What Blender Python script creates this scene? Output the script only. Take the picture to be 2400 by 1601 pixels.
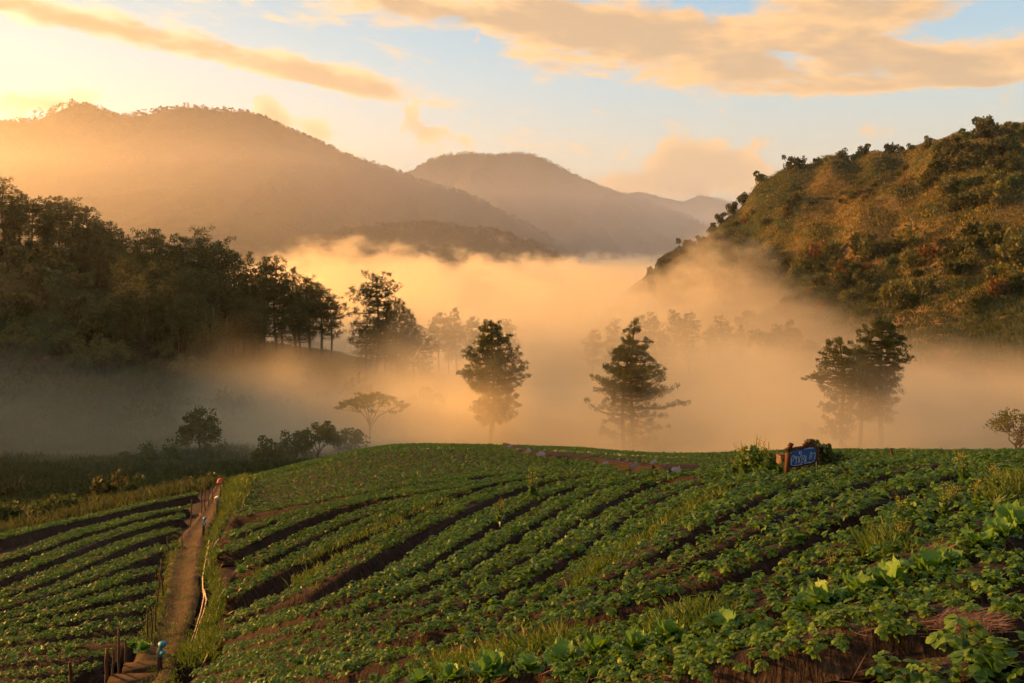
import bpy, math, random
import numpy as np
from mathutils import Vector, Matrix, Quaternion

# ------------------------------------------------------------------ scene set-up
SC = bpy.context.scene
for o in list(bpy.data.objects):
    bpy.data.objects.remove(o)
COL = SC.collection

# camera: 30 mm lens, level, lens shifted so that the eye level sits above the middle
cam_d = bpy.data.cameras.new("camera")
cam = bpy.data.objects.new("camera", cam_d)
COL.objects.link(cam)
cam.location = (0, 0, 0)
cam.rotation_euler = (math.radians(90), 0, 0)
cam_d.sensor_width = 36.0
cam_d.lens = 30.0
cam_d.shift_y = -200.5 / 2400
cam_d.clip_start = 0.05
cam_d.clip_end = 30000
SC.camera = cam

SUN_AZ, SUN_EL = math.radians(-65), math.radians(10.5)
SUN_DIR = Vector((math.sin(SUN_AZ) * math.cos(SUN_EL), math.cos(SUN_AZ) * math.cos(SUN_EL), math.sin(SUN_EL)))

SC.view_settings.view_transform = 'Standard'
SC.view_settings.look = 'None'
SC.view_settings.gamma = 1.0
SC.view_settings.use_curve_mapping = False
SC.view_settings.exposure = 1.55

cy = SC.cycles
cy.max_bounces = 8
cy.diffuse_bounces = 2
cy.glossy_bounces = 1
cy.transmission_bounces = 3
cy.volume_bounces = 2
cy.transparent_max_bounces = 12
cy.volume_step_rate = 1.0
cy.volume_max_steps = 128
cy.use_denoising = True
cy.use_adaptive_sampling = True
cy.adaptive_threshold = 0.08
cy.adaptive_min_samples = 16
cy.sample_clamp_indirect = 4.0
cy.caustics_reflective = False
cy.caustics_refractive = False


# ------------------------------------------------------------------ node helper
class NT:
    """tiny helper to write shader node trees"""
    def __init__(self, tree):
        self.t = tree
        self.n = tree.nodes
        self.l = tree.links

    def node(self, typ, **kw):
        nd = self.n.new(typ)
        for k, v in kw.items():
            setattr(nd, k, v)
        return nd

    def put(self, sock, v):
        if v is None:
            return
        if hasattr(v, 'is_linked'):
            self.l.new(v, sock)
        elif isinstance(v, (tuple, list)) and len(v) == 3 and sock.type == 'RGBA':
            sock.default_value = (*v, 1)
        else:
            sock.default_value = v

    def m(self, op, a, b=None, c=None, clamp=False):
        nd = self.node('ShaderNodeMath', operation=op, use_clamp=clamp)
        for i, v in enumerate((a, b, c)):
            self.put(nd.inputs[i], v)
        return nd.outputs[0]

    def rng(self, v, a, b, c=0.0, d=1.0, smooth=False):
        nd = self.node('ShaderNodeMapRange', interpolation_type='SMOOTHSTEP' if smooth else 'LINEAR')
        for i, x in enumerate((v, a, b, c, d)):
            self.put(nd.inputs[i], x)
        return nd.outputs[0]

    def mix(self, f, a, b, mode='MIX'):
        nd = self.node('ShaderNodeMix', data_type='RGBA', blend_type=mode)
        self.put(nd.inputs[0], f)
        self.put(nd.inputs[6], a)
        self.put(nd.inputs[7], b)
        return nd.outputs[2]

    def noise(self, vec, scale, detail=2.0, rough=0.5, dist=0.0, dims='3D'):
        nd = self.node('ShaderNodeTexNoise', noise_dimensions=dims)
        if vec is not None:
            self.l.new(vec, nd.inputs['Vector'])
        nd.inputs['Scale'].default_value = scale
        nd.inputs['Detail'].default_value = detail
        nd.inputs['Roughness'].default_value = rough
        nd.inputs['Distortion'].default_value = dist
        return nd.outputs['Fac']

    def xyz(self, x, y, z):
        nd = self.node('ShaderNodeCombineXYZ')
        for i, v in enumerate((x, y, z)):
            self.put(nd.inputs[i], v)
        return nd.outputs[0]

    def sep(self, v):
        nd = self.node('ShaderNodeSeparateXYZ')
        self.l.new(v, nd.inputs[0])
        return nd.outputs

    def ramp(self, f, stops):
        nd = self.node('ShaderNodeValToRGB')
        el = nd.color_ramp.elements
        while len(el) < len(stops):
            el.new(0.5)
        for e, (p, c) in zip(el, stops):
            e.position = p
            e.color = (*c, 1)
        self.put(nd.inputs[0], f)
        return nd.outputs[0]


# ------------------------------------------------------------------ world: dawn sky with clouds
world = bpy.data.worlds.new("World")
SC.world = world
world.use_nodes = True
wt = NT(world.node_tree)
wt.n.clear()
w_out = wt.node('ShaderNodeOutputWorld')
w_bg = wt.node('ShaderNodeBackground')
wt.l.new(w_bg.outputs[0], w_out.inputs[0])
w_bg.inputs[1].default_value = 0.0505
sky = wt.node('ShaderNodeTexSky', sky_type='NISHITA')
sky.sun_disc = False
sky.sun_elevation = SUN_EL
sky.sun_rotation = SUN_AZ
sky.altitude = 1200
sky.air_density = 1.2
sky.dust_density = 1.5
sky.ozone_density = 1.5


def build_sky():
    tc = wt.node('ShaderNodeTexCoord')
    d = tc.outputs['Generated']
    x, y, z = wt.sep(d)
    az = wt.m('ARCTAN2', x, y)
    el = wt.m('ARCSINE', z)
    # angle to the sun, 1 at the sun
    vm = wt.node('ShaderNodeVectorMath', operation='DOT_PRODUCT')
    wt.l.new(d, vm.inputs[0])
    vm.inputs[1].default_value = SUN_DIR
    sd = vm.outputs['Value']
    glow = wt.m('POWER', wt.rng(sd, 0.2, 1.0), 2.0)
    # cloud field in azimuth / elevation, stretched along the wind
    azr = wt.m('ADD', az, wt.m('MULTIPLY', el, 0.9))
    pc = wt.xyz(wt.m('MULTIPLY', azr, 9.0), wt.m('MULTIPLY', el, 24.0), 0.3)
    n1 = wt.noise(pc, 1.0, 6, 0.58, 0.35)
    pc2 = wt.xyz(wt.m('ADD', wt.m('MULTIPLY', azr, 9.0), -0.16), wt.m('ADD', wt.m('MULTIPLY', el, 24.0), 0.26), 0.3)
    n2 = wt.noise(pc2, 1.0, 3, 0.55, 0.35)
    ph = wt.xyz(wt.m('MULTIPLY', az, 22.0), wt.m('MULTIPLY', el, 26.0), 5.3)
    nh = wt.noise(ph, 1.0, 5, 0.55, 0.3)
    ph2 = wt.xyz(wt.m('ADD', wt.m('MULTIPLY', az, 22.0), -0.25), wt.m('ADD', wt.m('MULTIPLY', el, 26.0), 0.35), 5.3)
    nh2 = wt.noise(ph2, 1.0, 3, 0.55, 0.3)

    def A(px):
        return math.atan((px - 1200) / 2000)

    def E(px, py):
        return math.atan((600 - py) / math.hypot(2000, px - 1200))

    ae = wt.xyz(az, el, 0.0)

    def blob(px, py, rx, ry, tilt, amp):
        mp = wt.node('ShaderNodeMapping', vector_type='TEXTURE')
        wt.l.new(ae, mp.inputs[0])
        mp.inputs['Location'].default_value = (A(px), E(px, py), 0)
        mp.inputs['Rotation'].default_value = (0, 0, tilt)
        mp.inputs['Scale'].default_value = (rx / 2000, ry / 2000, 1)
        dt = wt.node('ShaderNodeVectorMath', operation='DOT_PRODUCT')
        wt.l.new(mp.outputs[0], dt.inputs[0])
        wt.l.new(mp.outputs[0], dt.inputs[1])
        return wt.m('MULTIPLY', wt.m('POWER', 0.368, dt.outputs['Value']), amp)

    def total(lst):
        t = lst[0]
        for b in lst[1:]:
            t = wt.m('ADD', t, b)
        return t

    strat = total([
        blob(1760, 75, 600, 85, -0.05, 0.24), blob(1450, 90, 330, 70, -0.25, 0.14), blob(2000, 20, 500, 40, 0.0, 0.12), blob(2250, 150, 330, 45, 0.03, 0.30),
        blob(1750, 175, 330, 36, -0.1, 0.16),
        blob(1000, 20, 520, 50, -0.12, 0.28), blob(330, 92, 360, 34, -0.14, 0.30), blob(760, 180, 260, 36, -0.2, 0.33),
        blob(2150, 200, 330, 14, -0.03, 0.25), blob(2250, 255, 130, 8, 0, 0.2), blob(60, 20, 200, 20, -0.1, 0.15),
        wt.m('MULTIPLY', wt.rng(el, 0.40, 0.6), 0.06), wt.m('MULTIPLY', wt.rng(wt.m('ABSOLUTE', az), 0.62, 0.9), wt.rng(el, 0.12, 0.2, 0, 0.12))])
    fine = wt.m('SUBTRACT', wt.noise(pc, 4.5, 4, 0.62), 0.5)
    n1 = wt.m('ADD', n1, wt.m('MULTIPLY', fine, 0.22))
    n2 = wt.m('ADD', n2, wt.m('MULTIPLY', fine, 0.34))
    cs = wt.rng(wt.m('ADD', n1, strat), 0.58, 0.80, smooth=True)
    sh = wt.rng(wt.m('ADD', n2, wt.m('MULTIPLY', strat, 1.15)), 0.68, 1.02, smooth=True)
    cum = total([
        blob(1600, 380, 85, 55, 0, 0.40), blob(1725, 395, 75, 50, 0, 0.36), blob(1560, 430, 190, 45, 0, 0.30), blob(1450, 430, 120, 34, 0, 0.14),
        blob(625, 250, 32, 44, 0.4, 0.42), blob(660, 285, 34, 24, -0.6, 0.36), blob(740, 308, 45, 24, -0.4, 0.36),
        blob(1000, 312, 85, 26, -0.1, 0.38), blob(965, 265, 22, 26, 0, 0.20), blob(990, 360, 70, 18, 0, 0.2),
        blob(120, 250, 90, 26, 0.2, 0.30), blob(30, 230, 60, 20, 0, 0.2)])
    cc = wt.rng(wt.m('ADD', nh, cum), 0.62, 0.78, smooth=True)
    shc = wt.rng(wt.m('ADD', nh2, wt.m('MULTIPLY', cum, 1.2)), 0.66, 1.1, smooth=True)
    # colour: blue overhead, cream low down, warmer toward the sun
    base = sky.outputs[0]
    grad = wt.ramp(wt.rng(el, 0.0, 0.42), [(0.0, (0.66, 0.54, 0.33)), (0.25, (0.60, 0.58, 0.46)), (0.50, (0.42, 0.54, 0.58)), (0.8, (0.28, 0.43, 0.58)), (1.0, (0.17, 0.32, 0.52))])
    grad = wt.mix(1.0, grad, (10.0, 10.0, 10.0), 'MULTIPLY')
    warm = wt.mix(glow, grad, (7.0, 6.3, 4.8))
    skyc = wt.mix(0.80, base, warm)
    lit = wt.mix(glow, (8.2, 4.7, 1.9), (9.0, 7.6, 4.8))
    dark = wt.mix(glow, (5.2, 3.35, 1.8), (6.2, 3.8, 1.5))
    cloud1 = wt.mix(sh, lit, dark)
    cloud2 = wt.mix(wt.m('MULTIPLY', shc, 0.9), lit, dark)
    c = wt.mix(wt.m('MULTIPLY', cs, 0.92), skyc, cloud1)
    c = wt.mix(wt.m('MULTIPLY', cc, 0.85), c, cloud2)
    wt.l.new(c, w_bg.inputs[0])


build_sky()
world.cycles.sampling_method = 'MANUAL'
world.cycles.sample_map_resolution = 256

sun_d = bpy.data.lights.new("sun", 'SUN')
sun_d.energy = 5.0
sun_d.angle = math.radians(2.0)
sun_d.color = (1.0, 0.44, 0.10)
sun_o = bpy.data.objects.new("sun", sun_d)
COL.objects.link(sun_o)
sun_o.rotation_euler = (-SUN_DIR).to_track_quat('-Z', 'Y').to_euler()
sun_o.location = SUN_DIR * 300


# ------------------------------------------------------------------ numbers and mesh helpers
F = 2000.0   # focal length in photograph pixels


def at(px, py, Y):
    return ((px - 1200) / F * Y, Y, (600 - py) / F * Y)


def mesh_obj(name, verts, faces, mat=None, parent=None, smooth=False, link=True):
    me = bpy.data.meshes.new(name)
    if isinstance(verts, np.ndarray):
        set_mesh(me, verts, faces)
    else:
        me.from_pydata([tuple(v) for v in verts], [], [tuple(f) for f in faces])
    if smooth:
        me.polygons.foreach_set('use_smooth', np.ones(len(me.polygons), dtype=bool))
    me.update()
    o = bpy.data.objects.new(name, me)
    if mat:
        me.materials.append(mat)
    if link:
        COL.objects.link(o)
    if parent:
        o.parent = parent
    return o


def set_mesh(me, v, f):
    """v: n x 3, f: array m x k (all polygons of k corners)"""
    v = np.asarray(v, dtype=np.float32)
    f = np.asarray(f, dtype=np.int32)
    m, k = f.shape
    me.vertices.add(len(v))
    me.vertices.foreach_set('co', v.ravel())
    me.loops.add(m * k)
    me.loops.foreach_set('vertex_index', f.ravel())
    me.polygons.add(m)
    me.polygons.foreach_set('loop_start', np.arange(0, m * k, k, dtype=np.int32))
    me.update(calc_edges=True)


def tag(o, label=None, cat=None, group=None, kind=None):
    if label:
        o['label'] = label
    if cat:
        o['category'] = cat
    if group:
        o['group'] = group
    if kind:
        o['kind'] = kind
    return o


ORD = ['first', 'second', 'third', 'fourth', 'fifth', 'sixth', 'seventh', 'eighth', 'ninth', 'tenth', 'eleventh', 'twelfth', 'thirteenth', 'fourteenth', 'fifteenth', 'sixteenth', 'seventeenth', 'eighteenth']


def empty(name, loc=(0, 0, 0), rz=0.0, s=1.0):
    o = bpy.data.objects.new(name, None)
    COL.objects.link(o)
    o.location = loc
    o.rotation_euler = (0, 0, rz)
    o.scale = (s, s, s)
    o.empty_display_size = 0.1
    return o


def vnoise(x, y, seed=0):
    """smooth value noise on arrays"""
    x = np.asarray(x, dtype=float)
    y = np.asarray(y, dtype=float)
    xi, yi = np.floor(x).astype(np.int64), np.floor(y).astype(np.int64)
    fx, fy = x - xi, y - yi
    fx = fx * fx * (3 - 2 * fx)
    fy = fy * fy * (3 - 2 * fy)

    def h(i, j):
        k = (i * 374761393 + j * 668265263 + seed * 974634777) & 0x7fffffff
        k = ((k ^ (k >> 13)) * 1274126177) & 0x7fffffff
        return ((k ^ (k >> 16)) & 0xffff) / 65535.0
    return (h(xi, yi) * (1 - fx) + h(xi + 1, yi) * fx) * (1 - fy) + (h(xi, yi + 1) * (1 - fx) + h(xi + 1, yi + 1) * fx) * fy


def fbm(x, y, seed=0, oct=4, gain=0.5):
    s, a, t = 0.0, 1.0, 0.0
    for i in range(oct):
        s = s + a * (vnoise(np.asarray(x) * 2 ** i, np.asarray(y) * 2 ** i, seed + i) * 2 - 1)
        t += a
        a *= gain
    return s / t


# ------------------------------------------------------------------ terrain: thin-plate surface through hand-set points
CTRL = """
2400 1601 2.6|1800 1601 3.3|1200 1601 4.6|800 1601 6.4|430 1601 10.4|300 1601 12
2400 1500 3.0|1800 1500 3.9|1200 1500 6.0|800 1500 8.6|480 1500 13.6
2400 1400 3.7|1800 1400 4.9|1200 1400 8.2|800 1400 11.6|490 1400 17
2400 1300 4.5|1800 1300 6.1|1200 1300 11.2|800 1300 16|520 1300 21.5
2400 1200 5.8|1800 1200 7.9|1200 1200 16|800 1200 23|540 1200 31
2400 1130 7.4|1900 1130 10|1500 1130 16|1230 1130 22|900 1130 30|600 1130 40
2400 1090 9|2000 1090 12|1700 1105 14.5|1400 1108 21|1000 1085 38|700 1098 44
2400 1062 10.8|2150 1082 13
900 1043 54|1170 1043 55|1040 1040 55|700 1085 50|570 1122 46
1500 1075 42|1700 1060 42|1900 1052 40|2150 1052 36|2400 1050 30|1200 1047 58|1350 1048 56
1560 1092 34|1750 1085 30|1950 1082 26|2150 1072 23|2400 1060 20
0 1600 13|0 1550 14.2|0 1500 16|0 1450 18|0 1400 20.5|0 1350 23.5|0 1300 27.5|0 1262 31
-300 1600 15|-300 1450 21|-300 1330 30
370 1500 14|370 1418 17|370 1373 19|370 1331 21.5|395 1280 25|415 1240 29|430 1211 33|445 1190 36|466 1157 42
200 1215 36|330 1183 40
0 1240 44|0 1180 62|250 1150 66|450 1130 66|600 1110 68|0 1090 92|300 1080 95|550 1060 95|0 980 130|300 985 132|550 970 135|750 960 140
900 1080 74|1170 1080 78|1500 1088 80|1900 1088 75|2300 1095 65|2700 1080 50
900 1050 105|1150 1060 110|1480 1066 112|2030 1062 108|2400 1062 100|2800 1050 90
0 900 150|0 780 170|100 650 190|0 585 215|-150 500 225|0 565 250|300 705 215|150 620 225|250 860 158|150 610 260|150 610 310|300 700 260
500 860 165|500 800 190|400 760 200|780 850 180|650 820 190|1000 890 170|1200 930 170|900 860 200|1100 900 210
500 800 240|800 860 260|1100 860 300|300 710 290|0 575 300|500 800 300
1300 960 160|1300 900 260|1300 800 420|1000 800 420
1500 1000 130|1900 1000 130|2300 1010 120|2600 1000 110
2400 950 150|2200 930 165|1900 920 180|1650 930 190|1450 960 180
2400 800 190|2200 800 205|2000 850 210|1800 880 215|1600 900 230|1450 920 250
2400 650 230|2200 650 255|2000 720 265|1800 760 280|1650 800 300|1500 820 330
2400 500 275|2250 500 295|2100 560 305|1950 620 315|1800 680 330|1650 720 360|1530 730 380
2300 340 332|2200 400 335|2100 440 340|2000 480 348|1900 520 355|1800 570 365|1720 610 375|1650 650 385|1560 690 400
2100 456 360|2000 498 366|1900 540 372|1800 590 380|1720 630 388|2130 420 384|2050 445 388|1950 480 396|1850 520 402|1760 572 410
2150 358 400|2050 362 415|1950 382 425|1850 420 430|1770 458 435|1700 512 438|1650 562 440|1580 606 440|1520 655 440|1460 690 440
2400 305 350|2300 312 368|2700 270 330|2700 700 190|2700 450 250
"""
pts = []
for ln in CTRL.replace('\n', '|').split('|'):
    ln = ln.split()
    if len(ln) == 3:
        pts.append(at(*map(float, ln)))
pts += [(190, 480, 38), (130, 500, 10), (95, 520, -14), (55, 520, -45), (250, 430, 55), (350, 300, 70), (120, 620, -30), (250, 620, 10),
        (0, 600, -60), (-150, 600, -50), (-60, 480, -50),
        (-140, 320, -8), (-220, 260, 16), (-180, 180, 13), (-150, 120, 18), (-110, 80, -1), (-240, 170, 30), (-300, 300, 28), (-300, 120, 84), (-200, 95, 46), (-120, 40, -2),  # unseen left hill heights, shaped to shade the field and leave the pines sunlit
        (-70, 30, -11), (-60, 10, -9), (-200, 40, 42), (-220, 0, 44), (-330, 420, 40), (-260, 520, -25),
        (0, -8, -0.6), (10, -4, 0.4), (-10, -4, -4.5), (25, 5, 1.5), (45, 30, 0), (60, 60, -9), (30, -20, 3), (-40, -20, -8), (90, 80, -14), (120, 120, -8),
        (0, 0, -1.75), (2, 1, -1.5), (-3, 1, -2.9)]
P = np.array(pts)


def tps_fit(P, lam=0.02):
    n = len(P)
    xy = P[:, :2]
    d2 = ((xy[:, None] - xy[None]) ** 2).sum(-1)
    K = np.where(d2 > 0, d2 * np.log(d2 + 1e-12) * 0.5, 0)
    K += np.eye(n) * lam
    A = np.zeros((n + 3, n + 3))
    A[:n, :n] = K
    A[:n, n] = 1
    A[:n, n + 1:] = xy
    A[n, :n] = 1
    A[n + 1:, :n] = xy.T
    b = np.zeros(n + 3)
    b[:n] = P[:, 2]
    return np.linalg.solve(A, b)


# the fit runs on coordinates compressed with distance so near detail stays sharp
def warp(x, y):
    r = np.hypot(x, y)
    k = np.log1p(r / 8.0) / np.maximum(r / 8.0, 1e-6)
    return x * k, y * k


_wx, _wy = warp(P[:, 0], P[:, 1])
_PW = np.stack([_wx, _wy, P[:, 2]], 1)
_W = tps_fit(_PW, 0.002)


def H(x, y):
    x = np.asarray(x, dtype=float)
    y = np.asarray(y, dtype=float)
    sh = x.shape
    wx, wy = warp(x.ravel(), y.ravel())
    out = np.empty(len(wx))
    for i in range(0, len(wx), 20000):
        a, b = wx[i:i + 20000, None] - _PW[None, :, 0], wy[i:i + 20000, None] - _PW[None, :, 1]
        d2 = a * a + b * b
        K = np.where(d2 > 0, d2 * np.log(d2 + 1e-12) * 0.5, 0)
        n = len(_PW)
        out[i:i + 20000] = K @ _W[:n] + _W[n] + _W[n + 1] * wx[i:i + 20000] + _W[n + 2] * wy[i:i + 20000]
    return out.reshape(sh)


def ground_z(x, y):
    """final terrain height (adds the small relief of the rough slopes)"""
    z = H(x, y)
    r = np.hypot(x, y)
    rough = np.clip((r - 60) / 60, 0, 1)
    z = z + rough * (fbm(x / 22.0, y / 22.0, 3, 4) * 2.4 + fbm(np.asarray(x) / 5.0, np.asarray(y) / 5.0, 9, 3) * 0.6)
    hill = np.clip((np.asarray(x) - 40) / 40, 0, 1) * np.clip((r - 190) / 60, 0, 1)
    xx, yy = np.asarray(x), np.asarray(y)
    rid = 1 - 2 * np.abs(fbm((xx * 0.55 - yy * 0.83) / 34.0 + 0.35 * fbm(xx / 40.0, yy / 40.0, 14, 2), (xx * 0.83 + yy * 0.55) / 120.0, 12, 3))
    z = z + hill * ((rid - 0.5) * 3.0 + fbm(xx / 12.0, yy / 12.0, 15, 3) * 1.6)
    zfar = -62 + fbm(np.asarray(x) / 300, np.asarray(y) / 300, 5, 3) * 12
    t = np.clip((r - 480) / 200, 0, 1)
    t = t * t * (3 - 2 * t)
    return z * (1 - t) + zfar * t


def cast(px, py, ymin=1.5, ymax=140.0):
    """meet the terrain along the line of sight of photograph pixels (arrays)"""
    px = np.atleast_1d(np.asarray(px, float))
    py = np.atleast_1d(np.asarray(py, float))
    ys = np.geomspace(ymin, ymax, 260)
    X = (px[:, None] - 1200) / F * ys
    Z = (600 - py[:, None]) / F * ys
    G = H(X, np.broadcast_to(ys, X.shape))
    below = (Z - G) < 0
    below[:, 0] = False
    k = np.argmax(below, 1)
    k = np.where(below.any(1), k, 259)
    d0 = (Z - G)[np.arange(len(px)), k - 1]
    d1 = (Z - G)[np.arange(len(px)), k]
    t = np.clip(d0 / (d0 - d1 + 1e-9), 0, 1)
    Y = ys[k - 1] * (1 - t) + ys[k] * t
    return np.stack([(px - 1200) / F * Y, Y, (600 - py) / F * Y], 1)


# ------------------------------------------------------------------ materials
MATS = {}


def mat(name, build):
    if name in MATS:
        return MATS[name]
    m = bpy.data.materials.new(name)
    m.use_nodes = True
    t = NT(m.node_tree)
    t.n.clear()
    out = t.node('ShaderNodeOutputMaterial')
    build(t, out)
    MATS[name] = m
    return m


def bsdf(t, out, col, rough=0.8, spec=0.3, bump=None, strength=0.5, dist=0.05, **kw):
    b = t.node('ShaderNodeBsdfPrincipled')
    t.put(b.inputs['Base Color'], col)
    t.put(b.inputs['Roughness'], rough)
    t.put(b.inputs['Specular IOR Level'], spec)
    for k, v in kw.items():
        t.put(b.inputs[k], v)
    if bump is not None:
        bn = t.node('ShaderNodeBump')
        bn.inputs['Strength'].default_value = strength
        bn.inputs['Distance'].default_value = dist
        t.l.new(bump, bn.inputs['Height'])
        t.l.new(bn.outputs[0], b.inputs['Normal'])
    t.l.new(b.outputs[0], out.inputs[0])
    return b


def pos(t):
    return t.node('ShaderNodeNewGeometry').outputs['Position']


def obco(t):
    return t.node('ShaderNodeTexCoord').outputs['Object']


def leaf_mat(name, cols, rough=0.45, trans=0.35, tcol=None, scale=3.0, spec=0.4):
    """leaf: colour varies from leaf to leaf and over each clump, part of the light passes through"""
    def b(t, out):
        geo = t.node('ShaderNodeNewGeometry')
        oi = t.node('ShaderNodeObjectInfo')
        n = t.noise(geo.outputs['Position'], scale, 2)
        f = t.m('ADD', t.m('MULTIPLY', geo.outputs['Random Per Island'], 0.55), t.m('MULTIPLY', n, 0.35))
        f = t.m('ADD', f, t.m('MULTIPLY', oi.outputs['Random'], 0.12))
        k = len(cols)
        c = t.ramp(f, [(0.15 + 0.7 * i / (k - 1), cc) for i, cc in enumerate(cols)])
        p = t.node('ShaderNodeBsdfPrincipled')
        t.put(p.inputs['Base Color'], c)
        t.put(p.inputs['Roughness'], rough)
        t.put(p.inputs['Specular IOR Level'], spec)
        tr = t.node('ShaderNodeBsdfTranslucent')
        t.put(tr.inputs[0], t.mix(1.0, c, tcol or (1.6, 1.5, 0.5), 'MULTIPLY'))
        mx = t.node('ShaderNodeMixShader')
        mx.inputs[0].default_value = trans
        t.l.new(p.outputs[0], mx.inputs[1])
        t.l.new(tr.outputs[0], mx.inputs[2])
        t.l.new(mx.outputs[0], out.inputs[0])
    return mat(name, b)


def m_soil(t, out):
    p = pos(t)
    n1 = t.noise(p, 0.8, 4)
    n2 = t.noise(p, 14.0, 5, 0.65)
    n3 = t.noise(p, 60.0, 3, 0.6)
    c = t.ramp(t.m('ADD', t.m('MULTIPLY', n1, 0.4), t.m('MULTIPLY', n2, 0.6)), [(0.3, (0.010, 0.006, 0.004)), (0.55, (0.026, 0.014, 0.008)), (0.8, (0.06, 0.036, 0.021))])
    bsdf(t, out, c, 0.95, 0.15, t.m('ADD', n2, t.m('MULTIPLY', n3, 0.5)), 0.9, 0.06)


def m_bed(t, out):
    # soil flank with dry grass mulch hanging over it
    tc = t.node('ShaderNodeUVMap')
    u, v, _ = t.sep(tc.outputs[0])
    p = pos(t)
    st = t.noise(t.xyz(t.m('MULTIPLY', u, 34.0), t.m('MULTIPLY', v, 2.6), 0.0), 1.0, 4, 0.6, 0.6)
    n1 = t.noise(p, 2.2, 3)
    straw = t.rng(t.m('ADD', st, t.m('MULTIPLY', n1, 0.5)), 0.72, 0.98)
    n2 = t.noise(p, 16.0, 5, 0.65)
    soil = t.ramp(n2, [(0.3, (0.010, 0.006, 0.004)), (0.7, (0.036, 0.020, 0.012))])
    c = t.mix(straw, soil, t.ramp(st, [(0.4, (0.028, 0.017, 0.010)), (0.75, (0.085, 0.055, 0.033))]))
    bsdf(t, out, c, 0.95, 0.12, t.m('ADD', st, t.m('MULTIPLY', n2, 0.7)), 0.9, 0.05)


def m_path(t, out):
    p = pos(t)
    n1 = t.noise(p, 1.3, 4, 0.6)
    n2 = t.noise(p, 11.0, 5, 0.7)
    n3 = t.noise(p, 45.0, 3, 0.7)
    c = t.ramp(t.m('ADD', t.m('MULTIPLY', n1, 0.5), t.m('MULTIPLY', n3, 0.5)), [(0.3, (0.024, 0.013, 0.006)), (0.55, (0.075, 0.042, 0.018)), (0.8, (0.16, 0.098, 0.043))])
    c = t.mix(t.rng(n2, 0.55, 0.72), c, (0.05, 0.06, 0.016))
    bsdf(t, out, c, 0.95, 0.15, t.m('ADD', n2, n3), 0.9, 0.05)


def m_slope(t, out):
    # rough grass and scrub on the slopes and the valley floor
    p = pos(t)
    n1 = t.noise(p, 0.035, 5, 0.6)
    n2 = t.noise(p, 0.35, 5, 0.65)
    n3 = t.noise(p, 2.2, 4, 0.7)
    g = t.ramp(t.m('ADD', t.m('MULTIPLY', n2, 0.5), t.m('MULTIPLY', n3, 0.5)), [(0.3, (0.014, 0.022, 0.007)), (0.55, (0.045, 0.062, 0.018)), (0.8, (0.10, 0.11, 0.035))])
    d = t.ramp(n3, [(0.3, (0.05, 0.028, 0.012)), (0.7, (0.17, 0.098, 0.04))])
    c = t.mix(t.rng(n1, 0.52, 0.75), g, d)
    bsdf(t, out, c, 0.95, 0.1, t.m('ADD', n2, n3), 1.0, 0.7)


def m_shrubhill(t, out):
    p = pos(t)
    n1 = t.noise(p, 0.018, 4, 0.6)
    n2 = t.noise(p, 0.16, 5, 0.65, 0.4)
    n3 = t.noise(p, 0.9, 4, 0.7)
    g = t.ramp(t.m('ADD', t.m('MULTIPLY', n2, 0.5), t.m('MULTIPLY', n3, 0.5)), [(0.3, (0.016, 0.022, 0.007)), (0.55, (0.055, 0.066, 0.018)), (0.8, (0.12, 0.11, 0.03))])
    d = t.ramp(n3, [(0.3, (0.10, 0.04, 0.018)), (0.5, (0.26, 0.15, 0.05)), (0.75, (0.42, 0.27, 0.09))])
    c = t.mix(t.rng(t.m('ADD', n1, t.m('MULTIPLY', n2, 0.3)), 0.60, 0.80), g, d)
    bsdf(t, out, c, 0.95, 0.1, t.m('ADD', n2, n3), 1.0, 1.6)


def m_mountain(t, out):
    p = pos(t)
    n2 = t.noise(p, 0.02, 5, 0.65)
    n3 = t.noise(p, 0.09, 4, 0.7)
    c = t.ramp(t.m('ADD', t.m('MULTIPLY', n2, 0.5), t.m('MULTIPLY', n3, 0.5)), [(0.35, (0.012, 0.018, 0.008)), (0.65, (0.05, 0.06, 0.025))])
    bsdf(t, out, c, 0.95, 0.05, t.m('ADD', n2, n3), 1.0, 12.0)


M_SOIL = mat('soil', m_soil)
M_BED = mat('mulched_bed', m_bed)
M_PATH = mat('trodden_path', m_path)
M_SLOPE = mat('rough_slope', m_slope)
M_SHRUB = mat('scrub_hill', m_shrubhill)
M_MOUNT = mat('wooded_mountain', m_mountain)

# ------------------------------------------------------------------ ground, hills (one seamless fan of ground cut into three)
NA, NR = 540, 640
tanA = np.linspace(-1.15, 1.05, NA)
rad = np.concatenate([np.linspace(-6, 1.2, 12)[:-1], np.geomspace(1.2, 900, NR)])
NRr = len(rad)
# the sheet is an ordinary x/y grid that widens with distance
wid = np.maximum(np.abs(rad), 14.0)
GX = tanA[None, :] * wid[:, None]
GY = np.repeat(rad[:, None], NA, 1)
GZ = ground_z(GX, GY)
# the soil of the fields lies in the furrows, below the tops of the beds
fieldm = np.clip((66 - GY) / 6, 0, 1)
GZ = GZ - 0.36 * fieldm
GZ += fieldm * fbm(GX / 0.35, GY / 0.35, 21, 2) * 0.02
V = np.stack([GX, GY, GZ], -1).reshape(-1, 3)
ii, jj = np.meshgrid(np.arange(NRr - 1), np.arange(NA - 1), indexing='ij')
Q = np.stack([ii * NA + jj, ii * NA + jj + 1, (ii + 1) * NA + jj + 1, (ii + 1) * NA + jj], -1).reshape(-1, 4)
cx = GX[:-1, :-1].ravel()
cyy = GY[:-1, :-1].ravel()
cz = GZ[:-1, :-1].ravel()
reg = np.zeros(len(Q), int)                                   # 0 valley and slopes
reg[(cyy < 66)] = 1                                           # 1 the cultivated field
reg[(cyy > 66) & (cx < -25) & (cz > -23)] = 2                 # 2 forest hill
reg[(cyy > 120) & (cx > 30) & (cz > -26 + 0 * cx)] = 3        # 3 scrub hill


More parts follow.
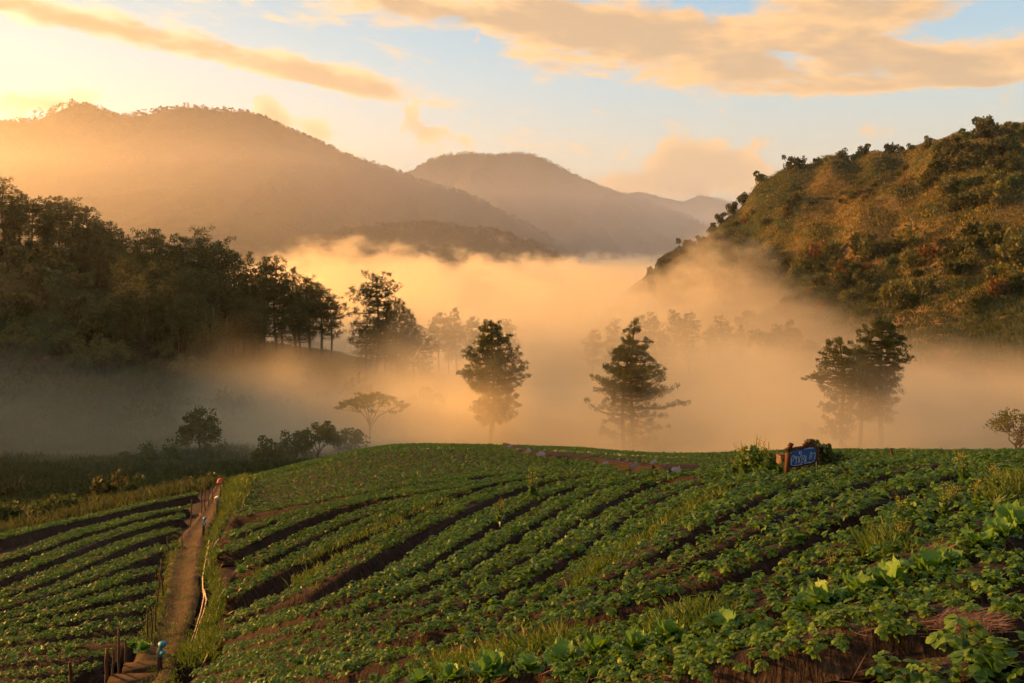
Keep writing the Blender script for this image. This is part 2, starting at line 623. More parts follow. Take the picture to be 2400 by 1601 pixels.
def sub_mesh(name, sel, m):
    q = Q[sel]
    u, inv = np.unique(q, return_inverse=True)
    return mesh_obj(name, V[u], inv.reshape(-1, 4), m, smooth=True)


ground = tag(sub_mesh('valley_ground', reg == 0, M_SLOPE), 'misty valley floor of rough grass beyond the fields', kind='structure')
field = tag(sub_mesh('field_ground', reg == 1, M_SOIL), 'dark brown soil of the sloping strawberry field', kind='structure')
hill_l = tag(sub_mesh('forest_hill', reg == 2, M_SLOPE), 'dark grassy hillside under the pine wood', kind='structure')
hill_r = tag(sub_mesh('scrub_hill', reg == 3, M_SHRUB), 'sunlit steep hill of scrub and dry grass', kind='structure')


# ------------------------------------------------------------------ far mountains
def mountain(name, crest, Y, back, front, foot, seed, label, spur=0.16, nu=420, nv=90):
    c = np.array(crest, float)
    px = np.linspace(c[0, 0], c[-1, 0], nu)
    py = np.interp(px, c[:, 0], c[:, 1])
    k = np.ones(7) / 7
    py = np.convolve(np.pad(py, 3, mode='edge'), k, mode='valid')
    X0 = (px - 1200) / F * Y
    Z0 = (600 - py) / F * Y
    v = np.concatenate([-np.linspace(1, 0, 20)[:-1] ** 1.3, np.linspace(0, 1, nv) ** 1.3])
    L = np.where(v < 0, back, front)
    YY = Y - (v * L)[:, None] + fbm(X0 / 260, X0 * 0, seed, 3)[None] * 60
    XX = np.repeat(X0[None], len(v), 0)
    t = np.abs(v)[:, None]
    prof = t ** 0.85
    ZZ = Z0[None] * (1 - prof) + foot * prof
    # spurs and gullies that run down the face
    w = np.sin(np.pi * np.clip(t, 0, 1)) ** 0.8
    warpx = XX + fbm(XX / 400, YY / 400, seed + 2, 3) * 160
    rid = 1 - np.abs(fbm(warpx / 230, YY / 900, seed + 4, 4)) * 2
    ZZ = ZZ + w * (rid - 0.6) * spur * (Z0.max() - foot)
    ZZ = ZZ + fbm(XX / 45, YY / 45, seed + 7, 4) * 7 * np.clip(0.25 + t * 4, 0, 1)
    nvv, nuu = XX.shape
    vv = np.stack([XX, YY, ZZ], -1).reshape(-1, 3)
    i2, j2 = np.meshgrid(np.arange(nvv - 1), np.arange(nuu - 1), indexing='ij')
    q = np.stack([i2 * nuu + j2, (i2 + 1) * nuu + j2, (i2 + 1) * nuu + j2 + 1, i2 * nuu + j2 + 1], -1).reshape(-1, 4)
    o = mesh_obj(name, vv, q, M_MOUNT, smooth=True)
    tag(o, label, kind='structure')
    return np.stack([X0, YY[19], ZZ[19]], 1)


CREST1 = mountain('mountain', [(-900, 420), (-500, 330), (-200, 300), (0, 287), (80, 289), (120, 272), (190, 247), (215, 249), (280, 276), (350, 274), (400, 259), (450, 252), (520, 261),
                   (560, 262), (620, 274), (680, 303), (760, 338), (830, 375), (900, 396), (950, 410), (1000, 428), (1060, 447), (1120, 470),
                   (1180, 500), (1250, 535), (1300, 570), (1400, 640)], 1500, 700, 800, -70, 11, 'tall hazy wooded mountain at left, the highest on the skyline')
CREST2 = mountain('mountain', [(700, 500), (850, 460), (950, 412), (1000, 380), (1040, 364), (1100, 360), (1160, 369), (1210, 364), (1250, 367), (1300, 389), (1360, 414),
                   (1420, 443), (1500, 468), (1580, 498), (1640, 523), (1700, 545), (1800, 600)], 2300, 800, 1000, -80, 31, 'blue grey mountain with rounded top behind the valley mist')
CREST3 = mountain('mountain', [(1300, 500), (1450, 458), (1500, 450), (1550, 464), (1600, 473), (1640, 458), (1700, 470), (1760, 490), (1900, 540), (2100, 600)], 3600, 800, 1200, -80, 51,
                  'small faint mountain just left of the scrub hill')
CREST0 = mountain('mountain', [(700, 560), (850, 535), (950, 525), (1050, 532), (1130, 542), (1200, 556), (1260, 580), (1310, 615), (1360, 650)], 1000, 300, 320, -65, 71,
                  'low dark spur sinking into the mist below the tall mountain', spur=0.1)
# wide plain under everything so that the ground reaches the horizon
tag(mesh_obj('plain', [(-4100, 700, -90), (4100, 700, -90), (4100, 5100, -90), (-4100, 5100, -90)], [(0, 1, 2, 3)], M_SLOPE), 'flat land on the far valley floor', kind='structure')


# ------------------------------------------------------------------ foliage builders
def rot_frames(d, rng, n):
    """two unit vectors square to each of the n directions d, turned at random"""
    a = rng.normal(size=(n, 3))
    s = np.cross(d, a)
    s /= np.linalg.norm(s, axis=1, keepdims=True) + 1e-9
    return s, np.cross(d, s)


def quads(c, u, v):
    """quads with centre line from c to c+u and half width v"""
    n = len(c)
    q = np.empty((n, 4, 3))
    q[:, 0] = c - v * 0.45
    q[:, 1] = c + u * 0.55 - v
    q[:, 2] = c + u
    q[:, 3] = c + u * 0.45 + v
    return q


def tube(path, radii, k=6):
    """tapered tube through the points of a path: verts, quad faces"""
    path = np.asarray(path, float)
    radii = np.asarray(radii, float)
    d = np.gradient(path, axis=0)
    d /= np.linalg.norm(d, axis=1, keepdims=True) + 1e-9
    ref = np.where(np.abs(d[:, 2:3]) > 0.9, np.array([[1.0, 0, 0]]), np.array([[0, 0, 1.0]]))
    s = np.cross(d, ref)
    s /= np.linalg.norm(s, axis=1, keepdims=True) + 1e-9
    t = np.cross(d, s)
    a = np.arange(k) * 2 * np.pi / k
    v = path[:, None] + radii[:, None, None] * (np.cos(a)[None, :, None] * s[:, None] + np.sin(a)[None, :, None] * t[:, None])
    n = len(path)
    i, j = np.meshgrid(np.arange(n - 1), np.arange(k), indexing='ij')
    f = np.stack([i * k + j, i * k + (j + 1) % k, (i + 1) * k + (j + 1) % k, (i + 1) * k + j], -1).reshape(-1, 4)
    v = v.reshape(-1, 3)
    # close the two ends
    capf = [[0, k - 1 - 1, k - 1, k - 1]] if False else []
    return v, f


class Soup:
    """collects pieces of geometry (quads only)"""
    def __init__(self):
        self.v, self.f, self.n = [], [], 0

    def add(self, v, f):
        self.v.append(np.asarray(v, float))
        self.f.append(np.asarray(f) + self.n)
        self.n += len(v)

    def quads(self, q):
        n = len(q)
        self.add(q.reshape(-1, 3), np.arange(n * 4).reshape(n, 4))

    def data(self):
        return np.concatenate(self.v), np.concatenate(self.f)

    def mesh(self, name, m, smooth=False):
        me = bpy.data.meshes.new(name)
        set_mesh(me, *self.data())
        me.materials.append(m)
        if smooth:
            me.polygons.foreach_set('use_smooth', np.ones(len(me.polygons), dtype=bool))
        return me


M_PINE = leaf_mat('pine_needles', [(0.020, 0.032, 0.010), (0.050, 0.066, 0.018), (0.10, 0.11, 0.030)], 0.6, 0.3, (1.5, 1.2, 0.5), 0.5, 0.2)
M_BROAD = leaf_mat('broad_leaves', [(0.026, 0.042, 0.012), (0.058, 0.085, 0.022), (0.10, 0.125, 0.034)], 0.6, 0.3, (1.5, 1.3, 0.5), 0.4, 0.25)
M_OLIVE = leaf_mat('olive_leaves', [(0.045, 0.055, 0.014), (0.09, 0.10, 0.024), (0.15, 0.14, 0.036)], 0.6, 0.3, (1.5, 1.2, 0.5), 0.4, 0.25)
M_DRYLEAF = leaf_mat('dry_leaves', [(0.07, 0.045, 0.014), (0.13, 0.075, 0.022), (0.20, 0.11, 0.035)], 0.7, 0.3, (1.4, 1.0, 0.5), 0.4, 0.2)
M_SCRUB = leaf_mat('scrub_leaves', [(0.022, 0.030, 0.008), (0.055, 0.062, 0.016), (0.11, 0.10, 0.026)], 0.7, 0.25, (1.4, 1.15, 0.5), 0.15, 0.2)


def m_bark(t, out):
    p = obco(t)
    n = t.noise(t.xyz(t.m('MULTIPLY', t.sep(p)[0], 6), t.m('MULTIPLY', t.sep(p)[1], 6), t.sep(p)[2]), 1.6, 5, 0.65)
    c = t.ramp(n, [(0.3, (0.025, 0.016, 0.010)), (0.7, (0.10, 0.065, 0.040))])
    bsdf(t, out, c, 0.95, 0.1, n, 0.8, 0.08)


M_BARK = mat('bark', m_bark)


def clumps(soup, centres, radii, rng, per, ql, qw, up=0.25, squash=0.75):
    """leaf-sized faces thrown through each clump"""
    n = len(centres)
    c = np.repeat(np.asarray(centres), per, 0)
    r = np.repeat(np.asarray(radii), per)
    d = rng.normal(size=(n * per, 3))
    d[:, 2] += up
    d /= np.linalg.norm(d, axis=1, keepdims=True)
    o = c + d * (r * rng.uniform(0.15, 1.0, n * per) ** 0.6)[:, None] * np.array([1, 1, squash])
    dd = d * 0.8 + rng.normal(size=d.shape) * 0.45
    dd[:, 2] += up
    dd /= np.linalg.norm(dd, axis=1, keepdims=True)
    s, _ = rot_frames(dd, rng, n * per)
    L = ql * rng.uniform(0.6, 1.3, n * per)
    W = qw * rng.uniform(0.6, 1.3, n * per)
    soup.quads(quads(o - dd * L[:, None] * 0.4, dd * L[:, None], s * W[:, None]))


def pine(seed, h, cb, rmax, prof, whorls=18, per=26, ql=0.5, qw=0.09, cr=0.62, lean=0.02, lobes=0.3, side=None, dens=1.0, trunks=1):
    """a pine: wandering trunk, whorls of branches, needle tufts on their outer ends.  prof(t): crown radius from crown foot (0) to tip (1)"""
    rng = np.random.default_rng(seed)
    wood, crown = Soup(), Soup()
    ph = rng.uniform(0, 6.28, 4)
    for k in range(trunks):
        off = np.array([0.0, 0.0]) if k == 0 else np.array([rng.uniform(0.8, 1.4) * (-1) ** k, rng.uniform(-0.5, 0.5)])
        hh = h * (1 if k == 0 else rng.uniform(0.72, 0.88))
        z = np.linspace(-1.2, hh, 14)
        tt = np.clip(z / hh, 0, 1)
        wx = off[0] * (1 - tt * 0.2) + lean * hh * tt + 0.018 * hh * np.sin(tt * 5 + ph[0] + k)
        wy = off[1] + 0.018 * hh * np.sin(tt * 4.2 + ph[1])
        path = np.stack([wx, wy, z], 1)
        r0 = 0.0165 * hh + 0.03
        wood.add(*tube(path, r0 * (1.04 - tt) ** 0.8 + 0.02, 7))
        cs, rs = [], []
        for w in range(whorls):
            t = (w + rng.uniform(0, 0.8)) / whorls
            zz = hh * (cb + (1 - cb) * t)
            bx = np.interp(zz, z, wx)
            by = np.interp(zz, z, wy)
            R0 = rmax * prof(t)
            nb = rng.integers(5, 9)
            a0 = rng.uniform(0, 6.28)
            for b in range(nb):
                if rng.random() > (dens(t) if callable(dens) else dens):
                    continue
                a = a0 + b * 6.283 / nb + rng.uniform(-0.35, 0.35)
                R = R0 * rng.uniform(0.55, 1.12) * (1 + lobes * math.sin(2 * a + ph[2] + t * 3) * 0.6 + lobes * math.sin(a + ph[3]) * 0.5)
                if side:
                    R *= side(a, t)
                if R < 0.25:
                    R = 0.25
                rise = R * rng.uniform(-0.05, 0.35) * (1 if t > 0.25 else 0.3)
                tip = np.array([bx + math.cos(a) * R, by + math.sin(a) * R, zz + rise])
                mid = np.array([bx + math.cos(a) * R * 0.5, by + math.sin(a) * R * 0.5, zz + rise * 0.25 - 0.03 * R])
                wood.add(*tube([(bx, by, zz), mid, tip], [0.022 * R + 0.03, 0.016 * R + 0.02, 0.012], 4))
                m = max(1, int(round(R / (cr * 1.15))))
                for q in range(m):
                    f = 1 - q * (0.75 / max(m, 1)) * rng.uniform(0.7, 1.2)
                    base = (mid * (1 - (f - 0.5) * 2) + tip * ((f - 0.5) * 2)) if f > 0.5 else np.array([bx, by, zz]) * (1 - f * 2) + mid * f * 2
                    cs.append(base + rng.normal(size=3) * np.array([1, 1, 0.9]) * cr * 0.5 + np.array([0, 0, cr * 0.2]))
                    rs.append(cr * rng.uniform(0.65, 1.15) * (0.75 + 0.25 * (1 - t)))
        cs.append(np.array([wx[-1], wy[-1], hh]))
        rs.append(cr * 0.6)
        clumps(crown, np.array(cs), np.array(rs), rng, per, ql, qw, 0.35, 0.85)
    return wood.mesh('trunk', M_BARK), crown.mesh('crown', M_PINE)


def broadleaf(seed, h, rx, rz, m, trunk_h=0.35, per=40, nclump=60, ql=0.3, qw=0.13, cr=0.8, flat=False, bare=0.0, stems=1):
    """a spreading tree: forking limbs, leaf clumps on the shell of an uneven crown"""
    rng = np.random.default_rng(seed)
    wood, crown = Soup(), Soup()
    zc = h - rz
    cs = []
    lob = rng.normal(size=(7, 3))
    lob /= np.linalg.norm(lob, axis=1, keepdims=True)
    lw = rng.uniform(-0.2, 0.3, 7)
    for i in range(nclump):
        d = rng.normal(size=3)
        d /= np.linalg.norm(d)
        if d[2] < -0.35:
            d[2] *= -0.5
        k = 1 + sum(w * max(0, float(d @ l)) ** 3 for w, l in zip(lw, lob)) * 1.6
        s = rng.uniform(0.45, 1.0) ** 0.5 * k
        z = d[2] * rz * s
        if flat:
            z = rz * (0.75 - 0.9 * (d[0] ** 2 + d[1] ** 2) * s) + rng.uniform(-0.25, 0.25) * rz + 0.3 * rz * lw[i % 7]
        cs.append((d[0] * rx * s, d[1] * rx * s, zc + z))
    cs = np.array(cs)
    for st in range(stems):
        th = h * trunk_h
        o = np.array([0, 0, 0]) if stems == 1 else np.array([rng.uniform(-0.4, 0.4), rng.uniform(-0.4, 0.4), 0])
        fork = o * 2 + np.array([rng.uniform(-0.05, 0.05) * h, rng.uniform(-0.05, 0.05) * h, th])
        r0 = 0.016 * h + 0.03
        wood.add(*tube([o + (0, 0, -0.6), o * 1.3 + np.array([0, 0, th * 0.5]), fork], [r0 * 1.25, r0, r0 * 0.8], 7))
        nm = 6
        mains = cs[rng.permutation(len(cs))[:nm]]
        own = ((cs[:, None] - mains[None]) ** 2).sum(-1).argmin(1)
        for q in range(nm):
            mem = cs[own == q]
            if len(mem) == 0:
                continue
            hub = fork * 0.45 + mem.mean(0) * 0.55 + rng.normal(size=3) * 0.03 * h
            kn = fork * 0.6 + hub * 0.4 + rng.normal(size=3) * 0.02 * h
            wood.add(*tube([fork - (0, 0, th * rng.uniform(0.02, 0.3)), kn, hub], [r0 * 0.55, r0 * 0.42, r0 * 0.32], 5))
            for e in mem[:9]:
                mid = hub * 0.5 + e * 0.5 + rng.normal(size=3) * 0.025 * h
                wood.add(*tube([hub, mid, e], [r0 * 0.24, r0 * 0.14, 0.01], 4))
    keep = rng.random(len(cs)) > bare
    clumps(crown, cs[keep], cr * rng.uniform(0.6, 1.15, keep.sum()), rng, per, ql, qw, 0.2, 0.5 if flat else 0.75)
    return wood.mesh('trunk', M_BARK), crown.mesh('crown', m)


def shrub(seed, m, per=60, lobes=7, ql=0.22, qw=0.10, tall=0.85):
    """a bush one metre in radius"""
    rng = np.random.default_rng(seed)
    crown, wood = Soup(), Soup()
    cs = [(rng.uniform(-0.6, 0.6), rng.uniform(-0.6, 0.6), rng.uniform(0.15, tall)) for _ in range(lobes)]
    cs.append((0, 0, 0.35))
    clumps(crown, np.array(cs), np.array([rng.uniform(0.3, 0.52) for _ in cs]), rng, per, ql, qw, 0.15, 0.9)
    for c in cs[:4]:
        wood.add(*tube([(0, 0, -0.4), (c[0] * 0.4, c[1] * 0.4, c[2] * 0.4), c], [0.05, 0.035, 0.01], 4))
    return wood.mesh('stem', M_BARK), crown.mesh('foliage', m)


def plant_tree(name, meshes, loc, rz=0.0, s=1.0, label=None, cat='tree', group=None, sz=None):
    t = empty(name, loc, rz, s)
    if sz:
        t.scale = (s, s, sz)
    for me in meshes:
        c = bpy.data.objects.new(me.name.split('.')[0], me)
        COL.objects.link(c)
        c.parent = t
        if me.name.split('.')[0] in ('flowers', 'foliage'):
            c['kind'] = 'stuff'
    tag(t, label, cat, group)
    return t


def gz(x, y):
    return float(ground_z(np.array([x]), np.array([y]))[0])


def stand(px, Y):
    x = (px - 1200) / F * Y
    return (x, Y, gz(x, Y))


def height_for(px, ytop, Y):
    g = stand(px, Y)
    return (600 - ytop) / F * Y - g[2]


# ------------------------------------------------------------------ the three lit pine groups behind the field
def prof_a(t):      # broad cone
    return (0.55 + 0.6 * t if t < 0.32 else 1.0 * (1 - (t - 0.32) / 0.70) ** 0.75 * 0.98 + 0.05) if t < 1 else 0.05


def prof_b(t):      # loose, heavy arms in the middle, slim head
    return 0.72 + 0.22 * math.sin(t * 23) if t < 0.42 else (0.98 + 0.1 * math.sin(t * 30) if t < 0.52 else max(0.08, 0.92 * (1 - (t - 0.52) / 0.50) ** 0.95 + 0.07 * math.sin(t * 38)))


def prof_c(t):      # tall round-headed crown
    return 0.5 + 0.55 * t if t < 0.5 else max(0.12, 1.05 * math.cos((t - 0.5) * 2.7))


def own_pine(px, ytop, Y, label, **kw):
    h = height_for(px, ytop, Y)
    g = stand(px, Y)
    return plant_tree('pine_tree', pine(h=h, **kw), g, label=label, group='pines standing behind the field')


own_pine(1150, 758, 110, 'broad dense pine standing left of the other lit pines behind the field', seed=4, cb=0.20, rmax=4.7, lobes=0.2, prof=prof_a, whorls=27, per=34, ql=0.42, qw=0.045, cr=0.5)
own_pine(1480, 755, 112, 'slim two-stemmed pine with loose arms standing alone in the middle mist', seed=12, cb=0.06, rmax=5.0, prof=prof_b, whorls=26, per=34, ql=0.42, qw=0.045, cr=0.5, trunks=2, dens=lambda t: 0.30 if t < 0.42 else 0.66, lobes=0.55)
own_pine(1975, 800, 104, 'lower left pine of the tall pine trio above the blue sign', seed=23, cb=0.10, rmax=2.9, prof=prof_c, whorls=20, per=34, ql=0.42, qw=0.045, cr=0.5, lean=-0.02, side=lambda a, t: 1.25 if math.cos(a) < -0.2 else 0.75, dens=0.9)
own_pine(2062, 748, 108, 'tallest round-headed pine of the trio above the blue sign', seed=35, cb=0.26, rmax=3.5, prof=prof_c, whorls=26, per=34, ql=0.42, qw=0.045, cr=0.52, lean=0.02, dens=0.95)
own_pine(2012, 815, 106, 'slender middle pine of the trio above the blue sign', seed=41, cb=0.30, rmax=2.4, prof=prof_b, whorls=15, per=32, ql=0.42, qw=0.045, cr=0.48, lean=0.03, dens=0.85)

# ------------------------------------------------------------------ pine woods left of the valley
PV = [pine(101, 19, 0.24, 4.8, prof_c, 14, 24, 0.62, 0.075, 0.95), pine(102, 20, 0.34, 4.4, prof_c, 13, 24, 0.62, 0.075, 0.95, lobes=0.45),
      pine(103, 18, 0.14, 5.0, prof_c, 15, 24, 0.62, 0.075, 1.0), pine(104, 20, 0.26, 4.0, prof_b, 15, 24, 0.6, 0.075, 0.9),
      pine(105, 19, 0.12, 4.6, prof_a, 17, 24, 0.62, 0.075, 0.95)]
PH = [19, 20, 18, 20, 19]
R = random.Random(7)


def wood_pines(lst, label, group, how=None):
    for k, (px, yt, Y) in enumerate(sorted(lst)):
        h = height_for(px, yt, Y)
        i = R.randrange(5)
        s = h / PH[i]
        s = max(0.55, min(1.5, s))
        w = s * R.uniform(0.85, 1.12)
        lab = label
        if how == 'ord':
            lab = ORD[k] + ' ' + label
        elif how == 'rank':
            lab = label + (', front rank' if Y < 178 else ', back rank') + (' at its left end' if px < 340 else ' left of its middle' if px < 430 else ' right of its middle' if px < 515 else ' at its right end')
        plant_tree('pine_tree', PV[i], stand(px, Y), R.uniform(0, 6.28), w, lab, 'tree', group, sz=s)


wood_pines([(-60, 430, 208), (8, 425, 206), (45, 447, 210), (78, 470, 204), (108, 470, 208), (142, 463, 203), (168, 472, 207), (204, 492, 205), (232, 512, 203), (262, 522, 206), (-30, 500, 198), (190, 540, 214)],
           'dark ridge pine from the left edge, above the grassy slope', 'ridge pines at the left edge', 'ord')
wood_pines([(288, 548, 190), (328, 550, 186), (366, 541, 184), (402, 562, 186), (440, 560, 183), (470, 545, 185), (512, 570, 184), (546, 592, 186), (300, 610, 176), (345, 640, 174), (395, 620, 172), (445, 650, 174),
            (495, 640, 172), (540, 670, 174), (575, 650, 182), (420, 600, 192), (320, 590, 198)],
           'pine in the dense dark hillside wood', 'pines of the dense wood', 'rank')
fill = []
for i in range(34):
    px = R.uniform(262, 600)
    top = np.interp(px, [262, 300, 370, 470, 560, 600], [540, 560, 560, 565, 615, 640])
    Y = R.uniform(160, 182)
    fill.append((px, top + (182 - Y) * 4.5 + R.uniform(15, 70), Y))
for i in range(17):
    px = R.uniform(-20, 262)
    fill.append((px, np.interp(px, [0, 262], [445, 545]) + R.uniform(10, 40), R.uniform(206, 216)))
wood_pines([q for q in fill if q[0] > 262], 'pine in the dense dark hillside wood', 'pines of the dense wood', 'rank')
wood_pines([q for q in fill if q[0] <= 262], 'background pine from the left, behind the ridge pines', 'background ridge pines', 'ord')
wood_pines([(592, 618, 184), (622, 606, 186), (644, 612, 183), (690, 632, 182), (722, 658, 184), (752, 668, 181), (776, 700, 180), (664, 660, 190), (704, 690, 176), (610, 700, 176)],
           'pine from the left in the sun-pierced clump ending the dark wood', 'pines of the pierced clump', 'ord')
wood_pines([(882, 650, 168)], 'tall pine with glowing orange top, tallest of the misty clump', 'misty clump pines')
wood_pines([(906, 716, 166), (936, 716, 167), (968, 742, 168), (858, 745, 166), (990, 770, 172), (930, 770, 162)], 'pine from the left in the misty clump around the tall glowing pine', 'misty clump pines', 'ord')
wood_pines([(1028, 735, 214), (1068, 726, 218), (1105, 745, 222), (1184, 756, 226), (1205, 800, 222), (1050, 780, 205)], 'faint pine from the left in the mist behind the broad dense pine', 'faint pines behind', 'ord')
wood_pines([(730, 634, 300), (712, 650, 290)], 'ghostly pale pine from the left behind the pierced clump', 'ghost pines', 'ord')
wood_pines([(1392, 775, 262), (1440, 752, 258), (1500, 742, 250), (1532, 736, 246), (1580, 730, 250), (1616, 742, 246), (1690, 746, 244), (1736, 768, 240), (1662, 770, 250), (1560, 775, 238), (1460, 800, 240)],
           'faint tree from the left in the mist below the scrub hill', 'trees in the orange mist', 'ord')

# ------------------------------------------------------------------ broadleaf trees
BV = [broadleaf(201, 8, 3.4, 2.6, M_BROAD), broadleaf(202, 8, 3.0, 3.0, M_BROAD, nclump=70), broadleaf(203, 8, 3.8, 2.2, M_OLIVE), broadleaf(204, 8, 2.8, 2.8, M_OLIVE, bare=0.15)]


def broad(px, yt, Y, label, group, k=None, name='broadleaf_tree', w=1.0):
    h = height_for(px, yt, Y)
    i = R.randrange(4) if k is None else k
    s = max(0.35, h / 8)
    return plant_tree(name, BV[i], stand(px, Y), R.uniform(0, 6.28), s * w, label, 'tree', group, sz=s)


for px, yt, Y in [(90, 800, 152), (150, 775, 156), (180, 830, 148), (300, 862, 146), (340, 872, 144), (430, 835, 150), (480, 850, 148), (560, 855, 150), (20, 880, 140), (100, 880, 142), (60, 835, 150),
                  (230, 890, 138), (400, 900, 142), (520, 905, 144), (620, 880, 152), (690, 880, 156), (-20, 830, 148), (380, 800, 160), (210, 740, 168), (760, 880, 160), (830, 890, 158), (900, 880, 160), (1000, 880, 168)]:
    broad(px, yt, Y, 'low dark broadleaf tree below the wood, ' + ('upper' if yt < 850 else 'lower') + ' slope, ' + ('near the left edge' if px < 120 else 'left of the olive round tree' if px < 235 else 'right of the olive round tree' if px < 450 else 'under the pierced clump' if px < 720 else 'under the misty clump'), 'broadleaf trees below the wood')
broad(25, 772, 150, 'round yellowish green tree at the left edge of the hillside', None, 2)
broad(245, 800, 148, 'olive green round tree standing out on the left hillside', None, 2, w=1.15)
broad(1840, 758, 232, 'bushy tree at the right end of the orange misty trees', None, 1)
broad(1790, 775, 226, 'bushy green tree dimly seen in mist under the scrub hill', 'misty bushy trees', 0)
broad(1900, 800, 218, 'bushy green tree dimly seen in mist under the scrub hill', 'misty bushy trees', 1)
broad(1960, 815, 214, 'bushy green tree dimly seen in mist under the scrub hill', 'misty bushy trees', 0)


def own_broad(px, yt, Y, label, name='broadleaf_tree', rxk=0.42, **kw):
    h = height_for(px, yt, Y)
    return plant_tree(name, broadleaf(h=h, rx=h * rxk, **kw), stand(px, Y), 0.0, 1.0, label, 'tree')


own_broad(468, 955, 92, 'rounded olive tree rising from the mist left of the path', seed=301, rz=3.2, m=M_OLIVE, nclump=90, per=44, ql=0.26, qw=0.11, cr=0.7, rxk=0.40, bare=0.1)
own_broad(868, 921, 112, 'flat-topped spreading tree dim in the mist', seed=302, rz=1.5, m=M_BROAD, nclump=110, per=40, ql=0.26, qw=0.06, cr=0.55, flat=True, rxk=0.60, trunk_h=0.45)
own_broad(2392, 945, 84, 'pale thin-branched tree in mist at the right edge', seed=303, rz=2.6, m=M_OLIVE, nclump=70, per=26, ql=0.22, qw=0.09, cr=0.6, bare=0.25, rxk=0.5, stems=2)
for px, yt, Y, lab in [(290, 1058, 88, 'leftmost low bushy tree in the mist left of the olive tree'), (345, 1040, 90, 'middle low bushy tree in the mist left of the olive tree'), (405, 1045, 86, 'low bushy tree touching the olive tree in the mist'),
                       (628, 1030, 80, 'small thin sapling tree in the mist above the field edge'), (690, 1010, 84, 'left one of two bushy trees above the field edge mist'), (748, 985, 86, 'right one of two bushy trees above the field edge mist'),
                       (560, 1050, 90, 'low bush in the mist just right of the olive tree'), (815, 1000, 92, 'pale low bush in mist under the flat-topped tree')]:
    own_broad(px, yt, Y, lab, 'bushy_tree', seed=px, rz=2.0, m=M_BROAD if px % 2 else M_OLIVE, nclump=46, per=36, ql=0.24, qw=0.1, cr=0.65, rxk=0.48, trunk_h=0.25)

# ------------------------------------------------------------------ scrub hill: shrubs and trees
SV = [shrub(401, M_SCRUB), shrub(402, M_SCRUB, lobes=9), shrub(403, M_OLIVE), shrub(404, M_BROAD), shrub(405, M_DRYLEAF), shrub(406, M_SCRUB, tall=1.1), shrub(407, M_OLIVE, lobes=5, tall=1.2)]


def shrub_at(px, py, r, label, group, k=None, name='shrub', ymin=200.0, ymax=470.0, sink=0.0, Y=None):
    if Y is None:
        ys = np.geomspace(ymin, ymax, 500)
        X = (px - 1200) / F * ys
        G = ground_z(X, ys)
        Z = (600 - py) / F * ys
        hit = np.nonzero(Z < G)[0]
        if len(hit) == 0:
            e = G - Z
            i = int(np.argmax(e))
        else:
            i = int(hit[0])
        x, y, z = X[i], ys[i], G[i]
    else:
        y = Y
        x = (px - 1200) / F * Y
        z = gz(x, y)
    i = R.randrange(len(SV)) if k is None else k
    return plant_tree(name, SV[i], (x, y, z - 0.3), R.uniform(0, 6.28), r, label, 'shrub', group, sz=r * R.uniform(0.9, 1.5))


nrng = np.random.default_rng(5)
# skyline trees, one by one
nsk = 0
KIND = ['green', 'dense green', 'yellow olive', 'dark green', 'rusty orange', 'tall green', 'tall olive']
for px, py, r, k, lab in [(1597, 600, 3.0, 1, None), (1690, 470, 2.8, 5, None), (1718, 440, 3.4, 5, None), (1745, 428, 3.8, 1, None), (1785, 425, 3.6, 3, None), (1850, 395, 3.2, 5, None), (1875, 385, 2.6, 1, None),
                          (1912, 378, 2.0, 0, None), (1975, 360, 3.6, 1, None), (2003, 356, 3.8, 3, None), (2028, 352, 3.2, 5, None), (2085, 350, 2.8, 1, None), (2112, 350, 2.2, 0, None), (2140, 350, 2.6, 3, None), (2175, 350, 2.4, 1, None)]:
    shrub_at(px, py, r * 1.25, ORD[nsk] + ' small tree from the left on the skyline of the scrub hill', 'skyline trees of the scrub hill', k, 'ridge_tree', 300, 460)
    nsk += 1
for px, py in [(2200, 345), (2222, 335), (2248, 325), (2270, 318), (2295, 310), (2320, 312), (2345, 318), (2372, 312), (2398, 305), (2212, 370), (2240, 360), (2265, 350), (2290, 345), (2320, 350), (2350, 350), (2385, 345),
               (2200, 400), (2235, 395), (2260, 385), (2290, 380), (2330, 385), (2370, 385), (2180, 430), (2215, 440), (2250, 430), (2285, 420), (2325, 420), (2365, 430), (2395, 420), (2270, 470), (2310, 460), (2240, 480), (2350, 470)]:
    kq = R.choice([0, 1, 3, 5, 6])
    shrub_at(px + R.uniform(-6, 6), py + 14, R.uniform(3.4, 5.2), KIND[kq] + ' bushy tree in the hilltop thicket, ' + ('top' if py < 338 else 'middle' if py < 410 else 'bottom') + ' tier, ' + ('left side' if px < 2245 else 'centre' if px < 2320 else 'right side'),
             'thicket trees of the scrub hill', kq, 'bushy_tree', 220, 420)
for px, py in [(1530, 640), (1545, 615), (1560, 600), (1575, 585), (1590, 575), (1605, 570), (1620, 560), (1640, 560), (1540, 660), (1565, 645), (1590, 625), (1615, 610), (1640, 600), (1665, 590), (1600, 655), (1630, 645), (1660, 630),
               (1690, 610), (1530, 675), (1570, 670), (1620, 670), (1650, 660), (1680, 640), (1715, 600), (1690, 560), (1670, 540)]:
    kq = R.choice([0, 1, 3, 5])
    shrub_at(px, py + 6, R.uniform(3.2, 4.8), KIND[kq] + ' bush on the steep left nose of the scrub hill, ' + ('upper' if py < 600 else 'middle' if py < 645 else 'lower') + ' part, ' + ('outer edge' if px < 1590 else 'inner side'), 'bushes on the nose of the hill', kq, 'shrub', 300, 460)
